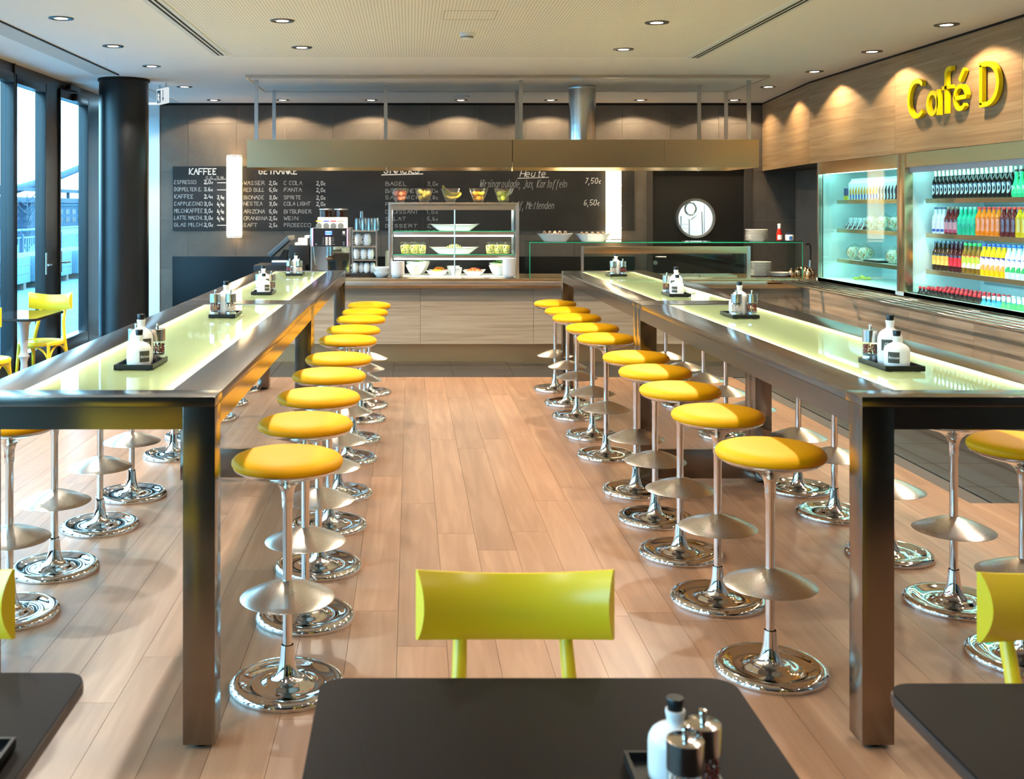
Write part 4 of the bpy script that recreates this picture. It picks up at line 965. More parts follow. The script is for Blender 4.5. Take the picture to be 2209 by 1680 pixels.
def food(px, D, z, w, d, h, n, cols, size, label, name='salad'):
    o = heap(w, d, h, n, cols, size, label).build(name, cols, None, loc=((px-PX)*D/F, D, z)); return tag(o, label, 'food', kind='stuff')
VM = 12.0
tag(ob('serving_dish', boat_me, None, ((980-PX)*VM/F, VM, shz[0]+.0005)), 'empty white boat dish on the upper shelf of the display case', 'dish', 'white boat dishes')
tag(ob('serving_dish', boat_me, None, ((979-PX)*VM/F, VM, shz[1]+.0005)), 'white boat dish of sprouts on the middle shelf of the display case', 'dish', 'white boat dishes')
food(980, VM-.05, shz[1]+.055, .19, .12, .05, 160, food_mat('sprouts', (235, 235, 200), (190, 196, 120), (120, 110, 60)), .012, 'heap of pale sprouts in the middle boat dish')
cup_me = MB().lathe([(0, .001), (.036, .001), (.048, .10), (.050, .101), (.046, .105), (.040, .125), (.02, .135), (0, .136)], 24).mesh('cup_and_lid', M['glass'], 60)
cupf_me = MB().lathe([(0, .004), (.033, .004), (.0435, .085), (.03, .095), (0, .098)], 20).mesh('fruit_filling', food_mat('fruit_salad', (250, 212, 40), (245, 240, 200), (250, 226, 60), (90, 40, 30), (226, 226, 120)), 60)
for grp, xs_ in (('left end', (872, 893, 911, 880, 902)), ('right end', (1056, 1074, 1092, 1064, 1084))):
    for q, px in enumerate(xs_):
        D = 11.9 if q < 3 else 12.06
        t = thing('fruit_cup', 'fruit salad cup, %s row, %s from left, %s of middle shelf' % ('front' if q < 3 else 'rear', ORD[q % 3], grp), 'fruit cup', ((px-PX)*D/F, D, shz[1]+.0005), 0, 'fruit cups at the %s of the case' % grp)
        ob('cup_and_lid', cup_me, t); ob('fruit_filling', cupf_me, t)
bowlw = MB().lathe([(0, .004), (.045, .0), (.05, .006), (.075, .04), (.095, .085), (.1, .105), (.096, .105), (.088, .085), (.066, .04), (0, .016)], 32).mesh('salad_bowl', M['porcelain'], 60)
CZ = TOP+.0125
def dish(px, D, me, label, name, rz=0, sc_=1, z=None): return tag(ob(name, me, None, ((px-PX)*D/F, D, CZ if z is None else z), rz, scale=sc_), label, name.split('_')[-1], 'bowls and platters in the display case')
dish(897, 11.93, bowlw, 'white salad bowl in front at the left of the case', 'salad_bowl', 0, 1.1)
dish(902, 12.16, bowlw, 'white salad bowl of greens behind at the left of the case', 'salad_bowl', 0, 1.35)
dish(1075, 11.93, bowlw, 'white salad bowl in front at the right of the case', 'salad_bowl', 0, 1.05); dish(1078, 12.16, bowlw, 'white salad bowl of leaves behind at the right of the case', 'salad_bowl', 0, 1.2)
dish(943, 11.90, plat_me, 'white platter of yellow corn in the case', 'platter'); dish(948, 12.12, plat_me, 'white platter of grated carrot in the case', 'platter'); dish(1022, 11.90, plat_me, 'white platter of cut tomatoes in the case', 'platter'); dish(1024, 12.12, plat_me, 'white platter of red salad in the case', 'platter')
pot = MB().lathe([(0, .0), (.045, .0), (.05, .005), (.066, .085), (.063, .087), (.048, .012), (0, .01)], 28).mesh('sauce_pot', M['porcelain'], 60)
dish(984, 11.87, pot, 'white sauce pot leaning in the middle of the case', 'sauce_pot'); dish(978, 12.08, pot, 'white sauce pot behind the middle of the case', 'sauce_pot', 0, 1.1)
food(943, 11.90, CZ+.035, .15, .09, .03, 90, food_mat('corn', (250, 214, 60), (236, 200, 80)), .010, 'shredded yellow corn salad on a platter')
food(948, 12.12, CZ+.035, .17, .10, .045, 130, food_mat('carrot', (240, 130, 20), (226, 100, 10), (90, 150, 50)), .012, 'grated orange carrot on a platter')
food(1022, 11.90, CZ+.038, .17, .09, .04, 40, food_mat('tomato', (220, 40, 20), (250, 110, 50), (250, 190, 120)), .020, 'cut tomatoes on a platter')
food(1024, 12.12, CZ+.035, .17, .10, .04, 90, food_mat('red_salad', (150, 40, 40), (190, 80, 60)), .014, 'dark red salad on a platter')
food(1078, 12.16, CZ+.10, .19, .19, .05, 120, food_mat('leaves', (70, 140, 40), (130, 190, 80)), .018, 'green leaf salad in the right bowl'); food(1075, 11.93, CZ+.085, .16, .16, .04, 90, food_mat('pasta', (240, 225, 190), (230, 205, 120)), .014, 'pale pasta salad in the right front bowl')
food(902, 12.16, CZ+.11, .2, .2, .04, 90, food_mat('greens', (60, 120, 60), (150, 190, 120)), .014, 'green salad in the left rear bowl')
# stacks of crockery: every piece is a thing
sb_me = MB().lathe([(0, .004), (.04, .0), (.045, .004), (.07, .03), (.076, .052), (.073, .052), (.066, .032), (0, .012)], 28).mesh('small_bowl', M['porcelain'], 60)
def stack(px, D, z, me, n, dz, name, label, group, sc_=1.0):
    for q in range(n): tag(ob(name, me, None, ((px-PX)*D/F+random.uniform(-.001, .001), D, z+q*dz), random.random()*6, scale=sc_), label % nth(q), name.split('_')[-1], group)
stack(858, 11.68, TOP+.0005, sb_me, 9, .0155, 'stacked_bowl', 'white bowl, %s from the bottom, stack before the left post of the case', 'left bowl stack', .98)
stack(1098, 11.64, TOP+.0005, sb_me, 11, .0165, 'stacked_bowl', 'white bowl, %s from the bottom, stack before the right post of the case', 'right bowl stack', .94)
stack(824, 11.80, TOP+.0005, sb_me, 2, .045, 'soup_bowl', 'larger white bowl beside the cup rack, %s from the bottom', 'soup bowls', 1.25)
plate_me = MB().lathe([(0, .004), (.075, .0), (.08, .003), (.085, .006), (.115, .0125), (.125, .0155), (.124, .017), (.112, .0145), (.08, .0075), (0, .006)], 40).mesh('dinner_plate', M['porcelain'], 60)
# ================================================================== sneeze guard / hot counter
GY0, GY1 = 11.76, 12.24; GX0, GX1 = (1142-PX)*GY0/F, (1732-PX)*GY0/F; GT = EYE+(PY-522)*GY0/F
sg_ = thing('glass_guard', 'low glass guard with glass shelf over the hot counter', 'glass guard', (0, 0, 0))
tp = box(GX0, GX1, GY0, GY1, GT-.010, GT).build('top_glass', M['glass_green'], sg_); box(GX0, GX1, GY0-.0015, GY0, GT-.010, GT).build('front_edge', M['glass_edge'], tp); box(GX0, GX1, GY1, GY1+.0015, GT-.01, GT).build('back_edge', M['glass_edge'], tp)
for a in (GX0, GX1-.010):
    p_ = box(a, a+.010, GY0, GY1, TOP+.001, GT-.0105).build('side_glass', M['glass_green'], sg_); box(a, a+.010, GY0-.0015, GY0, TOP+.001, GT-.0105).build('glass_rim', M['glass_edge'], p_)
FG0, FG1 = (1254-PX)*GY0/F, (1620-PX)*GY0/F
box(FG0+.03, FG1-.04, GY0+.02, GY0+.026, TOP+.001, GT-.11).build('front_glass', M['glass_green'], sg_)
for a, w in ((FG0, .028), (FG1-.04, .04)): box(a, a+w, GY0+.012, GY0+.04, TOP+.001, GT-.045).build('post', M['alu'], sg_, bevel=.003)
box(FG0+.028, FG1-.04, GY0+.012, GY0+.05, GT-.125, GT-.048).build('light_bar', M['steel_hood'], sg_, bevel=.003)
box(FG0+.1, FG1-.1, GY0+.05, GY0+.08, GT-.12, GT-.10).build('heat_lamp', lit('heat_lamp', (1, .8, .5), 5.0), sg_)
hw = thing('hot_well', 'steel hot food wells set in the counter behind the glass', 'food well', (0, 0, TOP))
for q in range(4):
    xa = FG0+.06+q*.42
    s = MB(); 
    for (a, b, c, d) in ((xa, xa+.40, 11.86, 11.88), (xa, xa+.40, 12.14, 12.16), (xa, xa+.02, 11.88, 12.14), (xa+.38, xa+.40, 11.88, 12.14)): s.box(a, b, c, d, .0005, .018)
    s.build('well_rim', M['satin'], hw); box(xa+.02, xa+.38, 11.88, 12.14, .0005, .003).build('well_floor', M['chrome'], hw)
D = 12.0
stack(1632, D, GT+.0005, plate_me, 9, .0145, 'dinner_plate', 'white plate, %s from the bottom of the stack on the glass guard', 'plates on the glass guard', .98)
stack(1641, 11.95, TOP+.0005, plate_me, 11, .0145, 'dinner_plate', 'white plate, %s from the bottom of the stack inside the glass guard', 'plates inside the glass guard', .92)
stack(1684, 11.93, TOP+.0005, plate_me, 3, .0145, 'side_plate', 'wide white plate beside the metal pots, %s from the bottom', 'wide plates on the counter', .96)
for px, nm in ((1197, 'pastries'), (1278, 'pastry sticks')):
    tag(ob('pastry_dish', dish_me, None, ((px-PX)*D/F, D, GT+.0005)), 'white dish of %s on the glass guard' % nm, 'dish', 'dishes on the glass guard')
    for q in range(5):
        m = MB(); m.tube([(-.03, 0, 0), (0, 0, .012), (.03, 0, 0)], [.010, .019, .010], 8)
        o = m.build('pastry', fruit_mat('pastry', (96, 62, 40), (226, 206, 186), 40), None, smooth=70, loc=((px-PX)*D/F-.12+q*.058, D+random.uniform(-.05, .03), GT+(.088 if px < 1250 else .078)), rz=random.uniform(.8, 2.2))
        tag(o, 'small striped pastry, %s from the left in the dish of %s' % (ORD[q], nm), 'pastry', 'pastries in the dish of '+nm)
kp = thing('ketchup_bottle', 'red sauce bottle with white cap on the glass guard', 'bottle', ((1681-PX)*D/F, D, GT+.009))
MB().lathe([(0, 0), (.028, 0), (.031, .006), (.031, .06), (.028, .085), (.018, .125), (.0155, .135)], 24).build('body', pm('ketchup_red', (190, 28, 10), .15), kp, smooth=60)
MB().lathe([(.016, .132), (.017, .15), (.0165, .165), (.019, .168), (.019, .184), (0, .187)], 20).build('cap', M['plastic_white'], kp, smooth=40); ob('label', patch(.031, 50, .012, .062, 'label', M['plastic_white']), kp)
jr = thing('mustard_jar', 'small white jar with dark blue lid on the glass guard', 'jar', ((1701-PX)*D/F, D-.03, GT+.009))
MB().lathe([(0, 0), (.042, 0), (.046, .006), (.046, .06), (.04, .068)], 28).build('body', M['porcelain'], jr, smooth=60); MB().lathe([(.039, .066), (.042, .068), (.042, .083), (.038, .086), (0, .086)], 28).build('lid', pm('lid_blue', (16, 26, 46), .4), jr, smooth=40); ob('emblem', patch(.046, 22, .012, .05, 'emblem', pm('emblem_blue', (60, 120, 200), .4)), jr)
tag(box((1664-PX)*D/F, (1725-PX)*D/F, D-.09, D+.08, GT+.0005, GT+.0085).build('sauce_tray', pm('tray_blue', (18, 30, 42), .3), None, bevel=.002), 'dark blue tray under the sauce bottle and jar', 'tray')
pot_me = MB().lathe([(0, 0), (.028, 0), (.034, .01), (.036, .035), (.03, .055), (.026, .06), (.03, .064), (.02, .075), (.006, .08), (.008, .09), (0, .092)], 20).mesh('metal_pot', M['copper_glint'], 60)
for q, (px, d_) in enumerate(((1707, 11.9), (1722, 11.95), (1739, 12.05), (1752, 12.0), (1744, 11.85), (1730, 12.12))):
    tag(ob('metal_pot', pot_me, None, ((px-PX)*d_/F, d_, TOP+.0005), scale=1.0+.12*(q % 3)), 'small polished metal pot, %s of the cluster at the counter corner' % ORD[q], 'pot', 'metal pots at the counter corner')
tp_ = thing('water_tap', 'black and chrome swivel tap behind the metal pots', 'tap', ((1748-PX)*12.3/F, 12.3, TOP))
MB().tube([(0, 0, 0), (0, 0, .16)], .018, 12).build('tap_body', M['chrome'], tp_, smooth=60); MB().tube(curve_pts([(0, 0, .15), (0, 0, .30), (-.02, 0, .345), (-.06, -.02, .33)], 6), .009, 10).build('tap_spout', M['black'], tp_, smooth=60)
wh = MB(); wh.tube([(.0, .0, .0), (.006, 0, .035)], .004); tag(wh.build('utensil_hook', M['chrome'], None, loc=((1655-PX)*11.85/F, 11.85, TOP+.001)), 'little chrome hook standing before the inner plates', 'hook')
# ================================================================== coffee machine
CD = 11.86
def cx_(px, d=CD): return (px-PX)*d/F
def cz_(py, d=CD): return EYE+(PY-py)*d/F
cm = thing('coffee_machine', 'black fronted coffee machine with bean hoppers on the counter', 'coffee machine', (0, 0, 0))
x0, x1 = cx_(669), cx_(757)
box(x0, x1, CD, CD+.46, TOP, TOP+.03).build('drip_tray', M['black'], cm, bevel=.004)
box(x0+.015, x1-.02, CD+.22, CD+.46, TOP+.03, cz_(532)).build('back_body', M['alu'], cm)
box(cx_(704), x1-.03, CD+.20, CD+.22, TOP+.03, cz_(534)).build('splash_plate', M['chrome'], cm)
box(x0, x0+.015, CD+.05, CD+.46, TOP+.03, cz_(532)).build('side_cheek', M['alu'], cm)
box(x0, x1, CD+.02, CD+.46, cz_(532), cz_(492)).build('head', M['alu'], cm, bevel=.006)
box(x0+.03, x1-.045, CD+.008, CD+.02, cz_(531.5), cz_(492.5)).build('control_panel', M['black'], cm)
for a in (x0+.024, x1-.044): box(a, a+.006, CD+.004, CD+.02, cz_(531), cz_(493)).build('light_line', lit('violet_light_line', (1.0, .35, .95), 2.2), cm)
scn = box(cx_(700), cx_(717.5), CD+.006, CD+.008, cz_(509), cz_(497)).build('display', pm('display_bezel', (60, 34, 70), .2), cm)
box(cx_(701.5), cx_(716), CD+.004, CD+.006, cz_(506.5), cz_(498)).build('screen', lit('blue_screen', (.04, .18, .95), 1.6), scn)
box(cx_(702.5), cx_(714.5), CD+.0035, CD+.004, cz_(500.3), cz_(499.2)).build('screen_text', lit('screen_text', (.7, .85, 1), 1.6), scn); box(cx_(702.5), cx_(713), CD+.0035, CD+.004, cz_(505.6), cz_(504.6)).build('screen_text', lit('screen_text2', (.7, .85, 1), 1.6), scn)
for px in (704.5, 711.5):
    for py in (513.5, 518, 522.3, 526.8):
        b = MB().lathe([(.0065, 0), (.0125, 0), (.0125, -.003), (.0065, -.003)], 18); b.xf(Matrix.Translation((cx_(px), CD+.0075, cz_(py))) @ Matrix.Rotation(-PI/2, 4, 'X')); b.build('button_ring', M['plastic_white'], cm)
for px, py, w in ((697.5, 513.6, 3), (697.5, 518, 3), (697, 522.3, 4), (696.5, 527, 5), (718, 513.6, 4), (718.5, 518, 5), (718, 522.3, 4), (719, 527, 7)): box(cx_(px-w/2), cx_(px+w/2), CD+.0065, CD+.008, cz_(py+.35), cz_(py-.35)).build('button_caption', pm('caption_grey', (150, 150, 155), .6), cm)
lg = MB(); 
for (a, b, c, d) in ((739, 741, 498.5, 501), (742, 744, 498.5, 501), (739, 741, 501.8, 504.3), (742, 744, 501.8, 504.3), (740, 743, 500, 503)): lg.box(cx_(a), cx_(b), CD+.0065, CD+.008, cz_(d), cz_(c))
lg.build('maker_mark', M['plastic_white'], cm)
st_, W_ = glyph_lines('presto'); mm = MB(); ribbons(mm, [[(cx_(737.5)+x*.045/W_, cz_(508)+y*.0022) for x, y in s] for s in st_], lambda u, v: (u, CD+.0070, v), .0016); mm.build('maker_script', pm('script_grey', (140, 140, 146), .6), cm)
for px, py in ((682, 526.8), (741.5, 523), (741.5, 527.5)):
    b = MB().lathe([(0, -.002), (.011, -.002), (.011, 0)], 16); b.xf(Matrix.Translation((cx_(px), CD+.0075, cz_(py))) @ Matrix.Rotation(-PI/2, 4, 'X')); b.build('knob', pm('knob_grey', (150, 152, 156), .3, 1), cm)
for px in (705.5, 712): MB().lathe([(.014, cz_(553)), (.014, cz_(532))], 14, (cx_(px), CD+.10, 0)).build('spout_tube', M['chrome'], cm, smooth=60)
box(cx_(703), cx_(716), CD+.07, CD+.13, cz_(560), cz_(552)).build('spout_head', M['copper_glint'], cm, bevel=.004)
for px in (705, 709.5, 713.5): MB().tube([(cx_(px), CD+.09, cz_(560)), (cx_(px), CD+.09, cz_(563.5))], .005).build('nozzle', M['black'], cm)
MB().tube([(cx_(675), CD+.04, cz_(533)), (cx_(676), CD+.04, cz_(545)), (cx_(679), CD+.05, cz_(572))], .007).build('steam_wand', M['chrome'], cm, smooth=60)
for px in (692.5, 708.5, 724.5, 740.5):
    k_ = box(cx_(px-8.2), cx_(px+8.0), CD+.05, CD+.18, cz_(492)+.001, cz_(469)).build('grinder_front', M['plastic_white'], cm, bevel=.004)
for px, c_ in ((687, (206, 170, 50)), (703, (26, 60, 150)), (718.5, (214, 40, 60)), (734.5, (130, 134, 110))):
    box(cx_(px-6.5), cx_(px+6.5), CD+.0485, CD+.05, cz_(478.5), cz_(475.5)).build('colour_strip', pm('strip_%d' % px, c_, .5), cm)
    b = MB().lathe([(0, -.004), (.03, -.004), (.034, 0)], 22); b.xf(Matrix.Translation((cx_(px), CD+.0495, cz_(487.5))) @ Matrix.Rotation(-PI/2, 4, 'X')); b.build('dial', pm('dial_grey_%d' % px, (92, 100, 104), .3), cm, smooth=40)
beans = pm('coffee_beans', (36, 16, 8), .3)
for px in (699.5, 732):
    hp = MB().lathe([(.072, cz_(469)), (.072, cz_(453))], 28, (cx_(px), CD+.26, 0)).build('bean_hopper', thin_glass('hopper_glass_%d' % px, (.7, .62, .55)), cm, smooth=60)
    MB().lathe([(0, cz_(469)), (.066, cz_(469)), (.066, cz_(455)), (0, cz_(455))], 24, (cx_(px), CD+.26, 0)).build('beans', beans, hp, smooth=40)
    MB().lathe([(.074, cz_(453)), (.077, cz_(452)), (.075, cz_(450.5)), (0, cz_(450))], 28, (cx_(px), CD+.26, 0)).build('hopper_lid', M['alu'], hp, smooth=40)
# cup rack
RD = 11.84
rk = thing('cup_rack', 'three tier steel cup rack beside the coffee machine', 'cup rack', (0, 0, 0))
rx0, rx1 = cx_(760.5, RD), cx_(811, RD); tz_ = [cz_(498.5, RD), cz_(532, RD), cz_(561.5, RD)]
box(rx0-.02, rx1+.0, RD-.01, RD+.36, TOP+.0005, cz_(589.5, RD)).build('rack_foot', M['black'], rk, bevel=.003)
for z_ in tz_: box(rx0, rx1, RD, RD+.34, z_-.006, z_+.006).build('shelf', M['satin'], rk)
for a in (rx0-.006, rx1): box(a, a+.006, RD, RD+.34, cz_(589.5, RD), tz_[0]+.006).build('side_plate', M['glass'], rk)
for a in (rx0-.008, rx1-.002):
    for c in (RD-.004, RD+.33): box(a, a+.012, c, c+.012, cz_(589.5, RD), tz_[0]+.014).build('rack_post', M['alu'], rk)
cup_b = MB().lathe([(0, .002), (.022, 0), (.026, .004), (.033, .02), (.037, .045), (.038, .062), (.0355, .062), (.033, .04), (.022, .008), (0, .006)], 24).mesh('cup_body', M['porcelain'], 60)
hdl = MB().tube([(.034+.024*math.sin(PI*i/10), 0, .018+.032*i/10) for i in range(11)], .004, 8).mesh('handle', M['porcelain'], 60)
def cup(px, py, d_, up, label, group, sc_=1.0):
    t = thing('coffee_cup', label, 'cup', (cx_(px, d_), d_, 0), math.radians(200), group); t.scale = (sc_,)*3
    z = py; t.location.z = z if up else z+.062*sc_
    if not up: t.rotation_euler = (PI, 0, math.radians(200))
    ob('cup_body', cup_b, t); ob('handle', hdl, t)
for q in range(2):
    for lv_ in range(2): cup(773+q*19.5, tz_[1]+.0065+.062*1.05*lv_, 11.93, lv_ == 0, '%s white cup, %s from the left, top tier of the cup rack' % (('lower', 'upper')[lv_], ORD[q]), 'cups in the top tier', 1.12)
for q in range(3):
    for lv_ in range(2): cup(769.5+q*15, tz_[2]+.0065+.062*.95*lv_, 11.93, lv_ == 0, '%s white cup, %s from the left, middle tier of the cup rack' % (('lower', 'upper')[lv_], ORD[q]), 'cups in the middle tier', .95)
for q in range(4): cup(767+q*12, cz_(589.5, RD)+.0005, 11.92+.03*(q % 2), True, 'upright white cup, %s from the left, bottom tier of the cup rack' % ORD[q], 'cups in the bottom tier', .9); cup(767+q*12, cz_(589.5, RD)+.0565, 11.92+.03*(q % 2), False, 'upside down white cup, %s from the left, bottom tier of the cup rack' % ORD[q], 'cups in the bottom tier', .9)
gl_me = MB().lathe([(.038, 0), (.036, .05), (.031, .135), (.029, .138), (0, .138), (0, .13), (.028, .13), (.0345, .02), (.036, 0)], 22).mesh('tumbler', thin_glass('tumbler_glass', (.95, .97, .98), 3.0), 60)
for q in range(4):
    for r_ in range(2): tag(ob('tumbler', gl_me, None, (cx_(772+q*13.2, 11.95+.1*r_), 11.92+.1*r_, tz_[0]+.0065)), 'upturned clear tumbler, %s row, %s from the left on the cup rack' % (('front', 'rear')[r_], ORD[q]), 'glass', 'tumblers on the cup rack')
tag(ob('tumbler', gl_me, None, (cx_(780, 11.97), 11.97, tz_[0]+.145), scale=.55), 'single small glass standing on the upturned tumblers', 'glass')
# till, printer box, cartons
PD = 12.0
tag(box(cx_(553, PD), cx_(662, PD), 11.78, 12.35, TOP+.0005, cz_(570, PD)).build('till_plinth', M['black'], None, bevel=.004), 'low black plinth under the cash till', 'plinth')
pz = cz_(570, PD)
tl_ = thing('cash_till', 'grey touch screen cash till tilted on its stand', 'cash register', (0, 0, 0))
box(cx_(589.5, PD), cx_(624, PD), 11.86, 12.18, pz+.0005, pz+.05).build('till_base', pm('till_grey', (52, 66, 78), .4), tl_, bevel=.006)
box(cx_(590, PD), cx_(624, PD), 11.855, 11.86, pz+.03, pz+.05).build('base_lip', M['plastic_white'], tl_)
MB().prism([(cx_(600, PD), pz+.05), (cx_(618, PD), pz+.05), (cx_(622, PD), pz+.16), (cx_(612, PD), pz+.16)], 11.97, 12.07, 'y').build('stand', M['black'], tl_)
A, B = (cx_(580, PD), cz_(547, PD)), (cx_(622, PD), cz_(509, PD)); dx, dz = B[0]-A[0], B[1]-A[1]; L_ = math.hypot(dx, dz); nx, nz_ = dz/L_*.05, -dx/L_*.05
MB().prism([A, B, (B[0]+nx, B[1]+nz_), (A[0]+nx, A[1]+nz_)], 11.86, 12.16, 'y').build('screen_housing', pm('till_housing', (58, 76, 90), .35), tl_, bevel=.012)
MB().prism([(A[0]-nx*.08, A[1]-nz_*.08), (B[0]-nx*.08, B[1]-nz_*.08), (B[0], B[1]), (A[0], A[1])], 11.89, 12.13, 'y').build('screen', M['dark_gloss'], tl_)
MB().prism([(B[0], B[1]+.002), (B[0]+.07, B[1]+.012), (B[0]+.075, B[1]-.035), (B[0]+.03, B[1]-.05)], 11.88, 12.0, 'y').build('card_reader', pm('reader_grey', (110, 106, 96), .5), tl_, bevel=.006)
tag(box(cx_(625, PD), cx_(667.5, 11.9), 11.90, 12.25, cz_(570, PD)+.0005, cz_(529, PD)).build('printer_box', M['black'], None, bevel=.006), 'black cabinet box between the till and the coffee machine', 'box')
for q, (a, b, z0, z1, l_) in enumerate(((637, 664, 528.6, 523, 'flat white carton at the bottom of the pile on the black box'), (644, 664, 523, 513.5, 'white carton in the middle of the pile on the black box'), (658, 668, 513.5, 508, 'small white carton on top of the pile on the black box'))):
    tag(box(cx_(a, PD), cx_(b, PD), 11.95, 12.12, cz_(z0, PD)+.0008, cz_(z1, PD)).build('carton', M['plastic_white'], None, bevel=.003), l_, 'carton', 'cartons by the till')
tag(MB().lathe([(0, 0), (.03, 0), (.03, .22), (.024, .26), (.02, .27), (0, .27)], 20, (cx_(836, 11.98), 12.22, TOP+.0005)).build('tall_canister', pm('canister_cream', (214, 200, 170), .4), None, smooth=40), 'cream canister behind the left post of the display case', 'canister')
# ================================================================== glass fridge
RZ0, RZ1 = TOP, BZ-.003
FY0, FY1, FP0, FP1 = 6.6, 11.30, 9.30, 9.46
fg = thing('display_fridge', 'long open steel display fridge full of drinks under the bulkhead', 'display fridge', (0, 0, 0))
fi = pm('fridge_lining', (205, 222, 222), .35)
box(RIGHT_X-.05, RIGHT_X-.012, FY0, FY1, RZ0-.14, RZ1).build('back_panel', fi, fg)
for a, b in ((FY0, FY0+.04), (FP0+.02, FP1-.03), (FY1-.03, FY1)): box(FX+.032, RIGHT_X-.05, a, b, RZ0-.14 if b < 9.45 else RZ0, RZ1).build('end_wall', fi, fg)
box(FX+.02, RIGHT_X-.05, FY0+.04, FY1-.03, RZ1-.03, RZ1).build('roof', fi, fg); box(FX-.02, RIGHT_X-.05, FP0+.02, FY1, RZ0+.0, RZ0+.03).build('floor_pan', fi, fg); box(FX+.032, RIGHT_X-.05, FY0, FP0+.02, .79, .81).build('bottle_well', fi, fg); box(FX-.02, FX+.03, FY0, FP0+.02, RZ0, RZ0+.03).build('well_lip', fi, fg)
hdz = 2.022
for a, b in ((FY0, FP0), (FP1, FY1-.03)):
    box(FX+.0, FX+.03, a, b, hdz, RZ1).build('header', M['steel_hood'], fg)
    box(FX-.02, FX+.0, a, b, RZ0+.0, RZ0+.03).build('sill', M['steel'], fg)
box(FX-.012, FX+.06, FP0, FP1-.05, RZ0+.03, RZ1).build('mullion_post', M['steel_hood'], fg, bevel=.004); box(FX-.006, FX+.06, FP1-.05, FP1, RZ0+.03, RZ1).build('mullion_return', M['steel'], fg)
box(FX-.01, FX+.04, FY1-.03, FY1, RZ0+.03, RZ1).build('end_post', M['steel'], fg); box(FX-.01, FX+.04, FY0, FY0+.05, RZ0+.03, RZ1).build('end_post', M['steel'], fg)
box(FX+.032, FX+.06, FY0+.04, FP0, hdz-.045, hdz+.01).build('roll_blind', pm('blind_grey', (186, 182, 184), .5), fg)
box(FX+.004, FX+.012, FP1, FY1-.03, RZ0+.03, hdz).build('front_glass', M['glass_green'], fg)
box(FX+.004, FX+.012, FY0+.05, FP0, RZ0+.03, RZ0+.12).build('front_glass', M['glass_green'], fg)
perf = None
def perf_panel():
    m, t, b = nodes('perforated_steel'); v = coords(t, (1/.02, 1/.02, 1/.03)); fr_ = nd(t, 'VectorMath', operation='FRACTION'); t.links.new(v, fr_.inputs[0]); sb_ = nd(t, 'VectorMath', operation='SUBTRACT'); sb_.inputs[1].default_value = (.5, .5, .5); t.links.new(fr_.outputs[0], sb_.inputs[0])
    ml_ = nd(t, 'VectorMath', operation='MULTIPLY'); ml_.inputs[1].default_value = (0, 1, 1.5); t.links.new(sb_.outputs[0], ml_.inputs[0]); ln_ = nd(t, 'VectorMath', operation='LENGTH'); t.links.new(ml_.outputs[0], ln_.inputs[0])
    t.links.new(ramp(t, ln_.outputs['Value'], (.22, (30, 40, 44)), (.27, (170, 186, 188))), b.inputs['Base Color']); b.inputs['Roughness'].default_value = .4; b.inputs['Metallic'].default_value = .3; return m
pp = perf_panel()
for a, b in ((6.7, 7.5), (7.62, 8.4), (8.5, 9.25), (9.5, 10.0)): box(RIGHT_X-.056, RIGHT_X-.0505, a, b, RZ0+.1, RZ1-.1).build('perforated_panel', pp, fg)
SH = [1.752, 1.458, 1.148]; SXF = 4.42
for si, z_ in enumerate(SH):
    for a, b in ((FY0+.05, FP0-.0), (FP1, FY1-.06)):
        f_ = box(SXF+.004, RIGHT_X-.06, a, b, z_-.02, z_).build('shelf', fi, fg)
        box(SXF, SXF+.004, a, b, z_-.036, z_+.002).build('price_rail', M['steel_hood'], f_)
        box(SXF+.02, SXF+.04, a+.03, b-.03, z_-.034, z_-.022).build('light_tube', M['led_cool'], f_)
for a, b in ((FY0+.1, FP0-.03), (FP1+.03, FY1-.06)): box(FX+.06, FX+.09, a, b, hdz+.0, hdz+.02).build('top_light', M['led_cool'], fg)
# ------------------------------------------------------------------ drinks
def bmesh_(prof, mat, n=14): return MB().lathe(prof, n).mesh('bottle_body', mat, 50)
def cap_(z, r, h, mat): return MB().lathe([(r, z), (r, z+h), (r*.9, z+h+.002), (0, z+h+.002)], 12).mesh('bottle_cap', mat, 40)
def beer_prof(H, R): return [(0, .001), (R*.9, 0), (R, .006), (R, H*.56), (R*.92, H*.63), (R*.55, H*.74), (R*.44, H*.82), (R*.42, H*.96), (R*.42, H)]
def soft_prof(H, R): return [(0, .001), (R*.85, 0), (R, .01), (R, H*.2), (R*.94, H*.4), (R, H*.6), (R*.9, H*.7), (R*.55, H*.82), (R*.40, H*.88), (R*.40, H*.97)]
def pear_prof(H, R): return [(0, .001), (R*.8, 0), (R*.98, H*.07), (R, H*.22), (R*.85, H*.38), (R*.5, H*.58), (R*.38, H*.7), (R*.36, H)]
def band(R, z0, z1, mat): return MB().lathe([(R+.0008, z0), (R+.0008, z1)], 14).mesh('label', mat, 60)
def oval(R, zc, h, mat):
    m = MB(); n = 18; vs = [(-(R+.001), 0, zc)]
    for i in range(n):
        a = 2*PI*i/n; u = .85*math.cos(a); vs.append((-(R+.001)*math.cos(u), -(R+.001)*math.sin(u), zc+h/2*math.sin(a)))
    m.add(vs, [(0, 1+i, 1+(i+1) % n) for i in range(n)]); return m.mesh('label', mat, 80)
def lm(name, *cs, scale=24):
    m, t, b = nodes(name); n = nd(t, 'TexVoronoi'); n.inputs['Scale'].default_value = scale; t.links.new(coords(t, (1, 1, 1)), n.inputs['Vector']); sp = nd(t, 'SeparateColor'); t.links.new(n.outputs['Color'], sp.inputs[0])
    r = ramp(t, sp.outputs[0], *[(i/max(1, len(cs)), c) for i, c in enumerate(cs)]); t.nodes[-1].color_ramp.interpolation = 'CONSTANT' if hasattr(t.nodes[-1], 'color_ramp') else 'LINEAR'
    t.links.new(r, b.inputs['Base Color']); b.inputs['Roughness'].default_value = .45; return m
B_ = {}
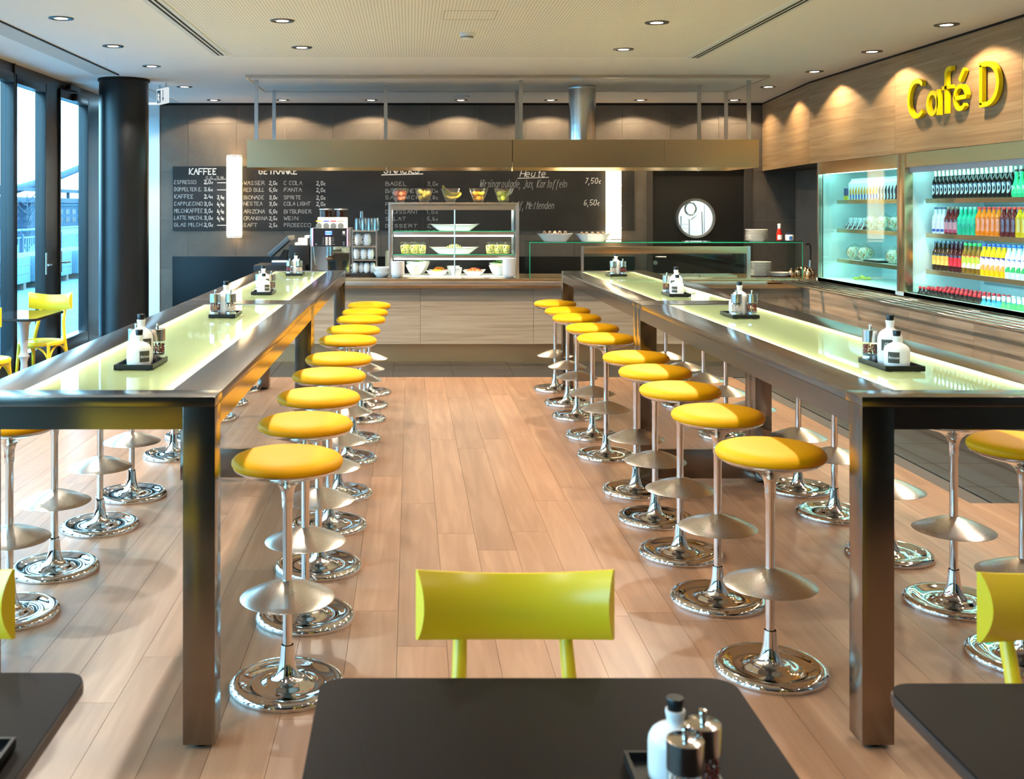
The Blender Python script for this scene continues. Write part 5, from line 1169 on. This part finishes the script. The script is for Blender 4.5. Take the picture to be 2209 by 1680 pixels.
def kind(key, body, cap, label, noun):
    B_[key] = (body, cap, label, noun)
dk = pm('dark_beer_glass', (16, 12, 8), .06); wl_ = pm('paper_label', (206, 214, 214), .5); gold = pm('neck_foil', (226, 232, 224), .25, .6)
kind('beer', bmesh_(beer_prof(.235, .031), dk), cap_(.175, .0145, .06, gold), oval(.031, .075, .085, wl_), 'dark beer bottle with an oval white label')
kind('mint', bmesh_(pear_prof(.205, .036), pm('mint_glass', (60, 220, 140), .1)), cap_(.19, .0145, .016, pm('dark_cap', (60, 24, 20), .4)), oval(.034, .06, .06, pm('pale_green_label', (190, 240, 200), .5)), 'bright green pear shaped bottle')
def soft(key, c, lc, capc, noun, H=.215, R=.0315, prof=soft_prof, lz=(.28, .62)):
    kind(key, bmesh_(prof(H, R), pm(key+'_drink', c, .12)), cap_(H*.955, R*.44, .016, pm(key+'_cap', capc, .35)), band(R, H*lz[0], H*lz[1], lm(key+'_label', *lc)), noun)
soft('fizzy', (214, 222, 230), ((30, 80, 170), (230, 235, 240), (236, 160, 60)), (60, 80, 110), 'clear bottle with blue and white label', prof=beer_prof, lz=(.08, .5))
soft('berry', (96, 22, 24), ((170, 40, 80), (200, 150, 160), (90, 20, 40)), (120, 110, 90), 'dark red bottle with pink label', prof=beer_prof, lz=(.06, .46))
soft('teal', (30, 190, 150), ((40, 205, 165), (30, 170, 140)), (120, 170, 160), 'turquoise bottle', prof=beer_prof)
soft('orangeade', (240, 130, 10), ((244, 140, 14), (236, 120, 10)), (200, 40, 30), 'orange drink bottle with red cap', lz=(.62, .68))
soft('cherry', (96, 20, 22), ((110, 30, 34), (130, 60, 60)), (200, 40, 30), 'dark cherry drink bottle with red cap', lz=(.62, .68))
soft('lemonade', (222, 190, 10), ((232, 200, 20), (214, 180, 10)), (200, 50, 30), 'yellow drink bottle with red cap', lz=(.62, .68))
soft('amber', (52, 34, 10), ((226, 184, 70), (240, 206, 100)), (60, 90, 110), 'amber bottle with yellow label', prof=beer_prof, H=.24, lz=(.2, .52))
soft('ruby', (60, 6, 14), ((200, 16, 34), (220, 30, 50)), (40, 50, 70), 'ruby bottle with red label', prof=beer_prof, H=.24, lz=(.2, .5))
soft('lime', (120, 90, 10), ((150, 214, 20), (190, 226, 60), (236, 246, 220), (210, 80, 60)), (30, 170, 80), 'bottle with lime green label', H=.235, lz=(.2, .62))
soft('sunny', (236, 190, 0), ((255, 120, 40), (240, 240, 250), (250, 160, 60), (40, 40, 120)), (20, 70, 190), 'yellow bottle with orange label', H=.24, lz=(.2, .62))
soft('spring', (200, 226, 230), ((20, 90, 200), (240, 240, 250), (40, 170, 90), (30, 110, 210)), (20, 90, 200), 'clear bottle with blue label', H=.24, lz=(.2, .6))
soft('cola', (24, 10, 8), ((40, 60, 70), (60, 90, 60), (30, 40, 60)), (214, 70, 60), 'dark cola bottle with red cap', H=.23, R=.034, lz=(.15, .5))
soft('smallcola', (30, 12, 10), ((200, 210, 215), (226, 232, 236)), (206, 30, 50), 'small cola bottle with red cap', H=.19, R=.029)
soft('water', (70, 170, 220), ((30, 130, 220), (140, 210, 240)), (230, 236, 240), 'small water bottle with pale blue label', H=.19, R=.03)
soft('greenwater', (90, 190, 120), ((30, 150, 40), (60, 190, 80)), (230, 236, 240), 'small water bottle with green label', H=.19, R=.03)
def bottle(key, x, y, z, where, rot=None, pos=''):
    bd_, cp, lb, noun = B_[key]
    t = thing('drink_bottle', '%s %s' % (pos, noun), 'bottle', (x, y, z), 0, '%ss %s' % (noun, where))
    ob('bottle_body', bd_, t); ob('bottle_cap', cp, t)
    if lb: ob('label', lb, t)
    if rot: t.rotation_euler = rot
def run(seq, z, pitch, where, x0_, rows_=2, y_start=9.22):
    y = y_start; cnt = 0
    for key, n in seq:
        for _ in range(n):
            for r_ in range(rows_): bottle(key, x0_+.075*r_, y, z+.0006, where, pos='%s in %s row, %s:' % (nth(cnt), ('front', 'second', 'third', 'fourth')[r_], where.replace('on the ', '')))
            y -= pitch; cnt += 1
run([('beer', 18), ('mint', 7)], SH[0], .068, 'on the top fridge shelf', SXF+.05)
run([('fizzy', 3), ('berry', 3), ('teal', 4), ('orangeade', 5), ('cherry', 3), ('lemonade', 6)], SH[1], .0705, 'on the second fridge shelf', SXF+.05)
run([('amber', 4), ('ruby', 3), ('lime', 4), ('sunny', 5), ('spring', 4), ('cola', 5)], SH[2], .0705, 'on the third fridge shelf', SXF+.05)
run([('smallcola', 15), ('water', 4), ('greenwater', 5)], .8105, .068, 'on the fridge floor', FX+.075, 4, 9.2)
# cartons, wrapped salads
def carton_mesh(c):
    m = MB(); m.box(-.035, .035, -.032, .032, 0, .165); i0 = len(m.v); m.prism([(-.035, .165), (.035, .165), (.006, .20), (-.006, .20)], -.032, .032, 'y'); m.box(-.006, .006, -.032, .032, .198, .214); return m
car_blue = lm('milk_blue', (30, 80, 180), (236, 238, 242), (238, 160, 50), (220, 226, 234), scale=16); car_choc = lm('milk_choc', (110, 50, 50), (236, 238, 242), (60, 40, 60), (200, 206, 214), scale=16); car_yel = lm('juice_yellow', (226, 206, 40), (60, 70, 120), (240, 230, 120), scale=20)
cme = {'white and blue drink carton': carton_mesh(0).mesh('carton_body', car_blue), 'white and brown drink carton': carton_mesh(0).mesh('carton_body', car_choc)}
sme = box(-.03, .03, -.027, .027, 0, .12).mesh('carton_body', car_yel, bevel=.003)
y = 9.95
for q in range(16):
    k_ = 'white and brown drink carton' if q < 6 else 'white and blue drink carton'
    for r_ in range(2): tag(ob('drink_carton', cme[k_], None, (SXF+.06+.085*r_, y, SH[0]+.0006)), '%s, %s from the steel post, %s row, top fridge shelf' % (k_, nth(q), ('front', 'second')[r_]), 'carton', k_+'s in the fridge')
    y -= -.068
for q in range(2): tag(ob('juice_carton', sme, None, (SXF+.06, y+.005+q*.066, SH[0]+.0006)), 'small yellow juice carton, %s from the steel post' % ORD[q], 'carton', 'yellow juice cartons')
def bag_mesh(seed):
    rr = random.Random(seed); m = MB(); n = 18; vs = []; fs = []; R = 9
    for j in range(R+1):
        v = j/R; r = .095*math.sin(PI*min(v*.92+.08, 1))**.6*(1-.75*max(0, v-.72)/.28); z = .19*v
        for i in range(n):
            a = 2*PI*i/n; rr_ = r*(1+.10*rr.uniform(-1, 1)*(.4+v)); vs.append((rr_*math.cos(a), rr_*math.sin(a), z+rr.uniform(-.004, .004)*(j > 0)))
    for j in range(R):
        for i in range(n): k = (i+1) % n; fs.append((j*n+i, j*n+k, (j+1)*n+k, (j+1)*n+i))
    fs.append(tuple(range(n))[::-1]); fs.append(tuple(R*n+i for i in range(n))); m.add(vs, fs); return m
film = thin_glass('wrapping_film', (.93, .97, .95), 2.2, .12); bagfood = food_mat('wrapped_salad', (236, 240, 226), (120, 170, 60), (244, 246, 240), (214, 110, 50), (206, 214, 180), (240, 240, 235))
for si, spots in ((1, ((10.12, 'nearest the steel post'), (10.37, 'in the middle'), (10.64, 'beside the sandwich packs'))), (2, ((10.17, 'nearest the steel post'), (10.82, 'in the middle'), (11.08, 'farthest from the steel post')))):
    for y_, w_ in spots:
        t = thing('wrapped_salad', 'film wrapped salad on the %s left fridge shelf, %s' % (('', 'second', 'third')[si], w_), 'salad', (SXF+.12, y_, SH[si]+.001), 0, 'wrapped salads'); t.scale = (.88,)*3
        bag_mesh(y_).build('film_wrap', film, t, smooth=50)
        MB().lathe([(0, .004), (.05, .002), (.085, .05), (.082, .10), (.06, .135), (0, .15)], 20).build('salad_filling', bagfood, t, smooth=60)
for q in range(4):
    tag(MB().prism([(0, 0), (.06, 0), (.075, .11), (.055, .115)], -.05, .05, 'y').build('sandwich_pack', lm('sandwich_%d' % q, (220, 226, 230), (120, 60, 50), (180, 190, 200), scale=30), None, loc=(SXF+.06, 10.80+q*.115, SH[1]+.001)), 'triangular sandwich pack in the left fridge bay, %s from the salads' % ORD[q], 'sandwich', 'sandwich packs in the fridge')
tag(box(SXF+.03, SXF+.20, 10.32, 10.66, SH[2]+.001, SH[2]+.018).build('dark_platter', M['black'], None, bevel=.004), 'flat black platter on the third shelf of the left fridge bay', 'platter')
tag(box(SXF+.05, SXF+.18, 10.38, 10.60, SH[2]+.0185, SH[2]+.032).build('napkin_pile', M['plastic_white'], None, bevel=.004), 'white napkins on the black platter in the fridge', 'napkins')
food(1832, 10.9, RZ0+.04, .16, .10, .03, 40, food_mat('lime_slices', (190, 210, 40), (240, 230, 120), (120, 160, 40)), .016, 'cut limes on the floor of the left fridge bay', 'lime_slices').location.x = SXF+.12
# ================================================================== 3-D sign
sgn = thing('wall_sign', 'raised yellow letters reading Café D on the oak bulkhead', 'sign', (FX, 0, 0))
def rib(pts, w, closed=False):
    """outline strip of a letter stroke -> list of quads in (u, v)"""
    pts = [Vector(p) for p in pts]; n = len(pts); L, R_ = [], []
    for i, p in enumerate(pts):
        a = pts[(i-1) % n] if closed or i else p; b = pts[(i+1) % n] if closed or i < n-1 else p
        t = (b-a).normalized(); nn = Vector((-t.y, t.x))*w/2; L.append(p+nn); R_.append(p-nn)
    q = []
    for i in range(n if closed else n-1): j = (i+1) % n; q.append((R_[i], R_[j], L[j], L[i]))
    return q, L, R_
def solid(mb, pts, w, closed=False, th=.032, off=.012):
    q, L, R_ = rib(pts, w, closed); n = len(L); f = lambda p, d: (-d, -p.x, p.y)
    vs = [f(p, off+th) for p in L]+[f(p, off+th) for p in R_]+[f(p, off) for p in L]+[f(p, off) for p in R_]; fs = []
    for i in range(n if closed else n-1):
        j = (i+1) % n; fs += [(i, j, n+j, n+i), (2*n+i, 3*n+i, 3*n+j, 2*n+j), (i, 2*n+i, 2*n+j, j), (n+i, n+j, 3*n+j, 3*n+i)]
    if not closed: fs += [(0, n, 3*n, 2*n), (n-1, 3*n-1, 4*n-1, 2*n-1)]
    mb.add(vs, fs)
def arc(cx, cz, rx, rz_, a0, a1, n=24): return [(cx+rx*math.cos(math.radians(a0+(a1-a0)*i/n)), cz+rz_*math.sin(math.radians(a0+(a1-a0)*i/n))) for i in range(n+1)]
def letter(fn, name):
    m = MB(); fn(m); m.build('letter', M['sign_yellow'], sgn)
SW = .036; zb, zc_ = 2.415, 2.747
u0 = -9.18                                              # u runs toward the viewer: u = -y
def LC(m): solid(m, arc(u0+.165, (zb+zc_)/2, .147, .148, 48, 312), SW)
def La(m): solid(m, arc(u0+.435, zb+.103, .082, .085, 0, 360)[:-1], SW, True); solid(m, [(u0+.53, zb), (u0+.53, zb+.205)], SW)
def Lf(m): solid(m, [(u0+.655, zb), (u0+.655, zb+.305)]+arc(u0+.70, zb+.305, .045, .043, 180, 90, 8)+[(u0+.745, zb+.348)], SW); solid(m, [(u0+.595, zb+.205), (u0+.745, zb+.205)], SW*.8)
def Le(m): solid(m, [(u0+.79, zb+.105)]+[(u0+.965, zb+.105)]+arc(u0+.877, zb+.105, .088, .087, 8, 318, 26), SW*.9)
def Lacc(m): solid(m, [(u0+.87, zb+.235), (u0+.94, zb+.315)], SW)
def LD(m): solid(m, [(u0+1.18, zc_-SW/2), (u0+1.18, zb+SW/2)], SW*1.05); solid(m, [(u0+1.16, zc_-SW/2), (u0+1.25, zc_-SW/2)]+arc(u0+1.25, (zb+zc_)/2, .16, (zc_-zb)/2-SW/2, 90, -90, 20)+[(u0+1.16, zb+SW/2)], SW)
for fn in (LC, La, Lf, Le, Lacc, LD): letter(fn, '')
# ================================================================== the terrace outside
tr_ = thing('terrace', 'paved riverside terrace outside the windows', 'terrace', (0, 0, 0)); tr_['kind'] = 'structure'
box(-9.7, WIN_X-.12, -6, 60, -.10, -.045).build('paving_bed', M['grout_dark'], tr_)
pm_ = box(-.398, .398, -.398, .398, -.045, -.0).mesh('paver', M['paver'])
for a in range(8):
    for b in range(30): ob('paver', pm_, tr_, (-4.24-.8*a, 7.0+.8*b, -.0))
fb = thing('riverbank', 'pale winter field and river beyond the railing', 'field', (0, 0, 0)); fb['kind'] = 'structure'
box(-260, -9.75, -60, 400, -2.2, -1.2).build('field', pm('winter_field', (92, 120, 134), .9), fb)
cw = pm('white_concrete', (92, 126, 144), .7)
for q in range(5):
    t = thing('concrete_block', 'slotted white concrete bench block on the terrace, %s from the viewer' % ORD[q], 'bench block', (-8.1, 15.6+2.75*q, 0), math.radians(2), 'white terrace blocks')
    box(-.55, .3, -1.3, 1.3, .14, .67).build('block', cw, t, bevel=.01)
    for z_ in (.24, .40, .56): box(.3, .302, -1.05, .35, z_, z_+.024).build('slot', M['black_matte'], t)
    for z_ in (.32, .49): box(.3, .3015, -1.3, 1.3, z_, z_+.008).build('joint', M['grout_dark'], t)
    for y_ in (-1.0, 0, 1.0): box(-.5, .28, y_-.08, y_+.08, 0, .14).build('pallet_runner', pm('pallet_wood_%d%d' % (q, int(y_+1)), (120, 110, 100), .9), t)
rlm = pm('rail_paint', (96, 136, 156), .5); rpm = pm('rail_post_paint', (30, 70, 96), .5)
for q in range(8):
    t = thing('railing', 'pale metal railing section by the river, %s from the viewer' % ORD[q], 'railing', (-9.5, 12+2.9*q, 0), 0, 'terrace railing')
    box(-.05, .05, -.04, .05, 0, 1.02).build('post', rpm, t); MB().tube([(0, .0, 1.12), (0, 2.83, 1.12)], .03, 10).build('handrail', rlm, t, smooth=60); MB().tube([(0, 0, 1.0), (0, 0, 1.12)], .015, 8).build('handrail_bracket', rpm, t)
    box(-.02, .02, .05, 2.85, .92, .95).build('top_bar', rlm, t); box(-.02, .02, .05, 2.85, .10, .13).build('bottom_bar', rlm, t)
    for j in range(17): box(-.010, .010, .16+j*.16-.010, .16+j*.16+.010, .13, .92).build('baluster', rlm, t)
br = thing('steel_bridge', 'grey steel arch bridge far beyond the railing', 'bridge', (-30, 0, 0)); bc = pm('bridge_steel', (24, 62, 88), .6)
box(-1, 1, 40, 160, 2.05, 2.45).build('deck_girder', bc, br); box(-.5, .5, 40, 160, 2.95, 3.22).build('upper_beam', bc, br)
for y_ in (84, 100, 118, 136): box(-.6, .6, y_, y_+1.6, -1.2, 2.05).build('pier', bc, br)
MB().tube([(0, 70, 2.6), (0, 83, 3.1), (0, 92, 4.2), (0, 102, 5.8), (0, 116, 7.4), (0, 134, 8.2)], .34, 8).build('arch', bc, br, smooth=60)
for y_ in range(46, 156, 7): box(-.12, .12, y_, y_+.25, 2.45, 2.95).build('railing_strut', bc, br)
for q in range(4):
    t = thing('far_building', 'long low building on the far bank, %s from the left' % ORD[q], 'building', (-58, 84+33*q, 0), 0, 'far bank buildings')
    box(-6, 6, 0, 26, -1.2, 1.9+.5*(q % 2)).build('wall', pm('far_wall_%d' % q, (46, 82, 104), .8), t); box(-6.2, 6.2, -.2, 26.2, 1.9+.5*(q % 2), 2.15+.5*(q % 2)).build('roof', pm('far_roof_%d' % q, (50, 90, 110), .8), t)
    for j in range(8):
        for z_ in (-.6, .6): box(6, 6.05, 1.2+j*3.1, 2.9+j*3.1, z_, z_+.75).build('window', M['dark_gloss'], t)
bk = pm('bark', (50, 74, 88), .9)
for q, (x_, y_, h_) in enumerate(((-13.5, 33, 2.9), (-14.5, 41, 3.4), (-16, 37, 2.6))):
    t = thing('bare_tree', 'bare winter tree behind the railing, %s from the viewer' % ORD[q], 'tree', (x_, y_, -1.2), 0, 'bare trees'); rr = random.Random(q)
    MB().tube([(0, 0, 0), (.05, 0, h_*.5), (0, .05, h_)], [.09, .06, .02], 8).build('trunk', bk, t)
    for j in range(14):
        a = rr.uniform(0, 6.3); z0 = h_*rr.uniform(.35, .9); L_ = rr.uniform(.5, 1.3); m = MB(); m.tube([(0, 0, z0), (L_*.5*math.cos(a), L_*.5*math.sin(a), z0+L_*.35), (L_*math.cos(a+.2), L_*math.sin(a+.2), z0+L_*.9)], [.03, .02, .006], 6); m.build('branch', bk, t)
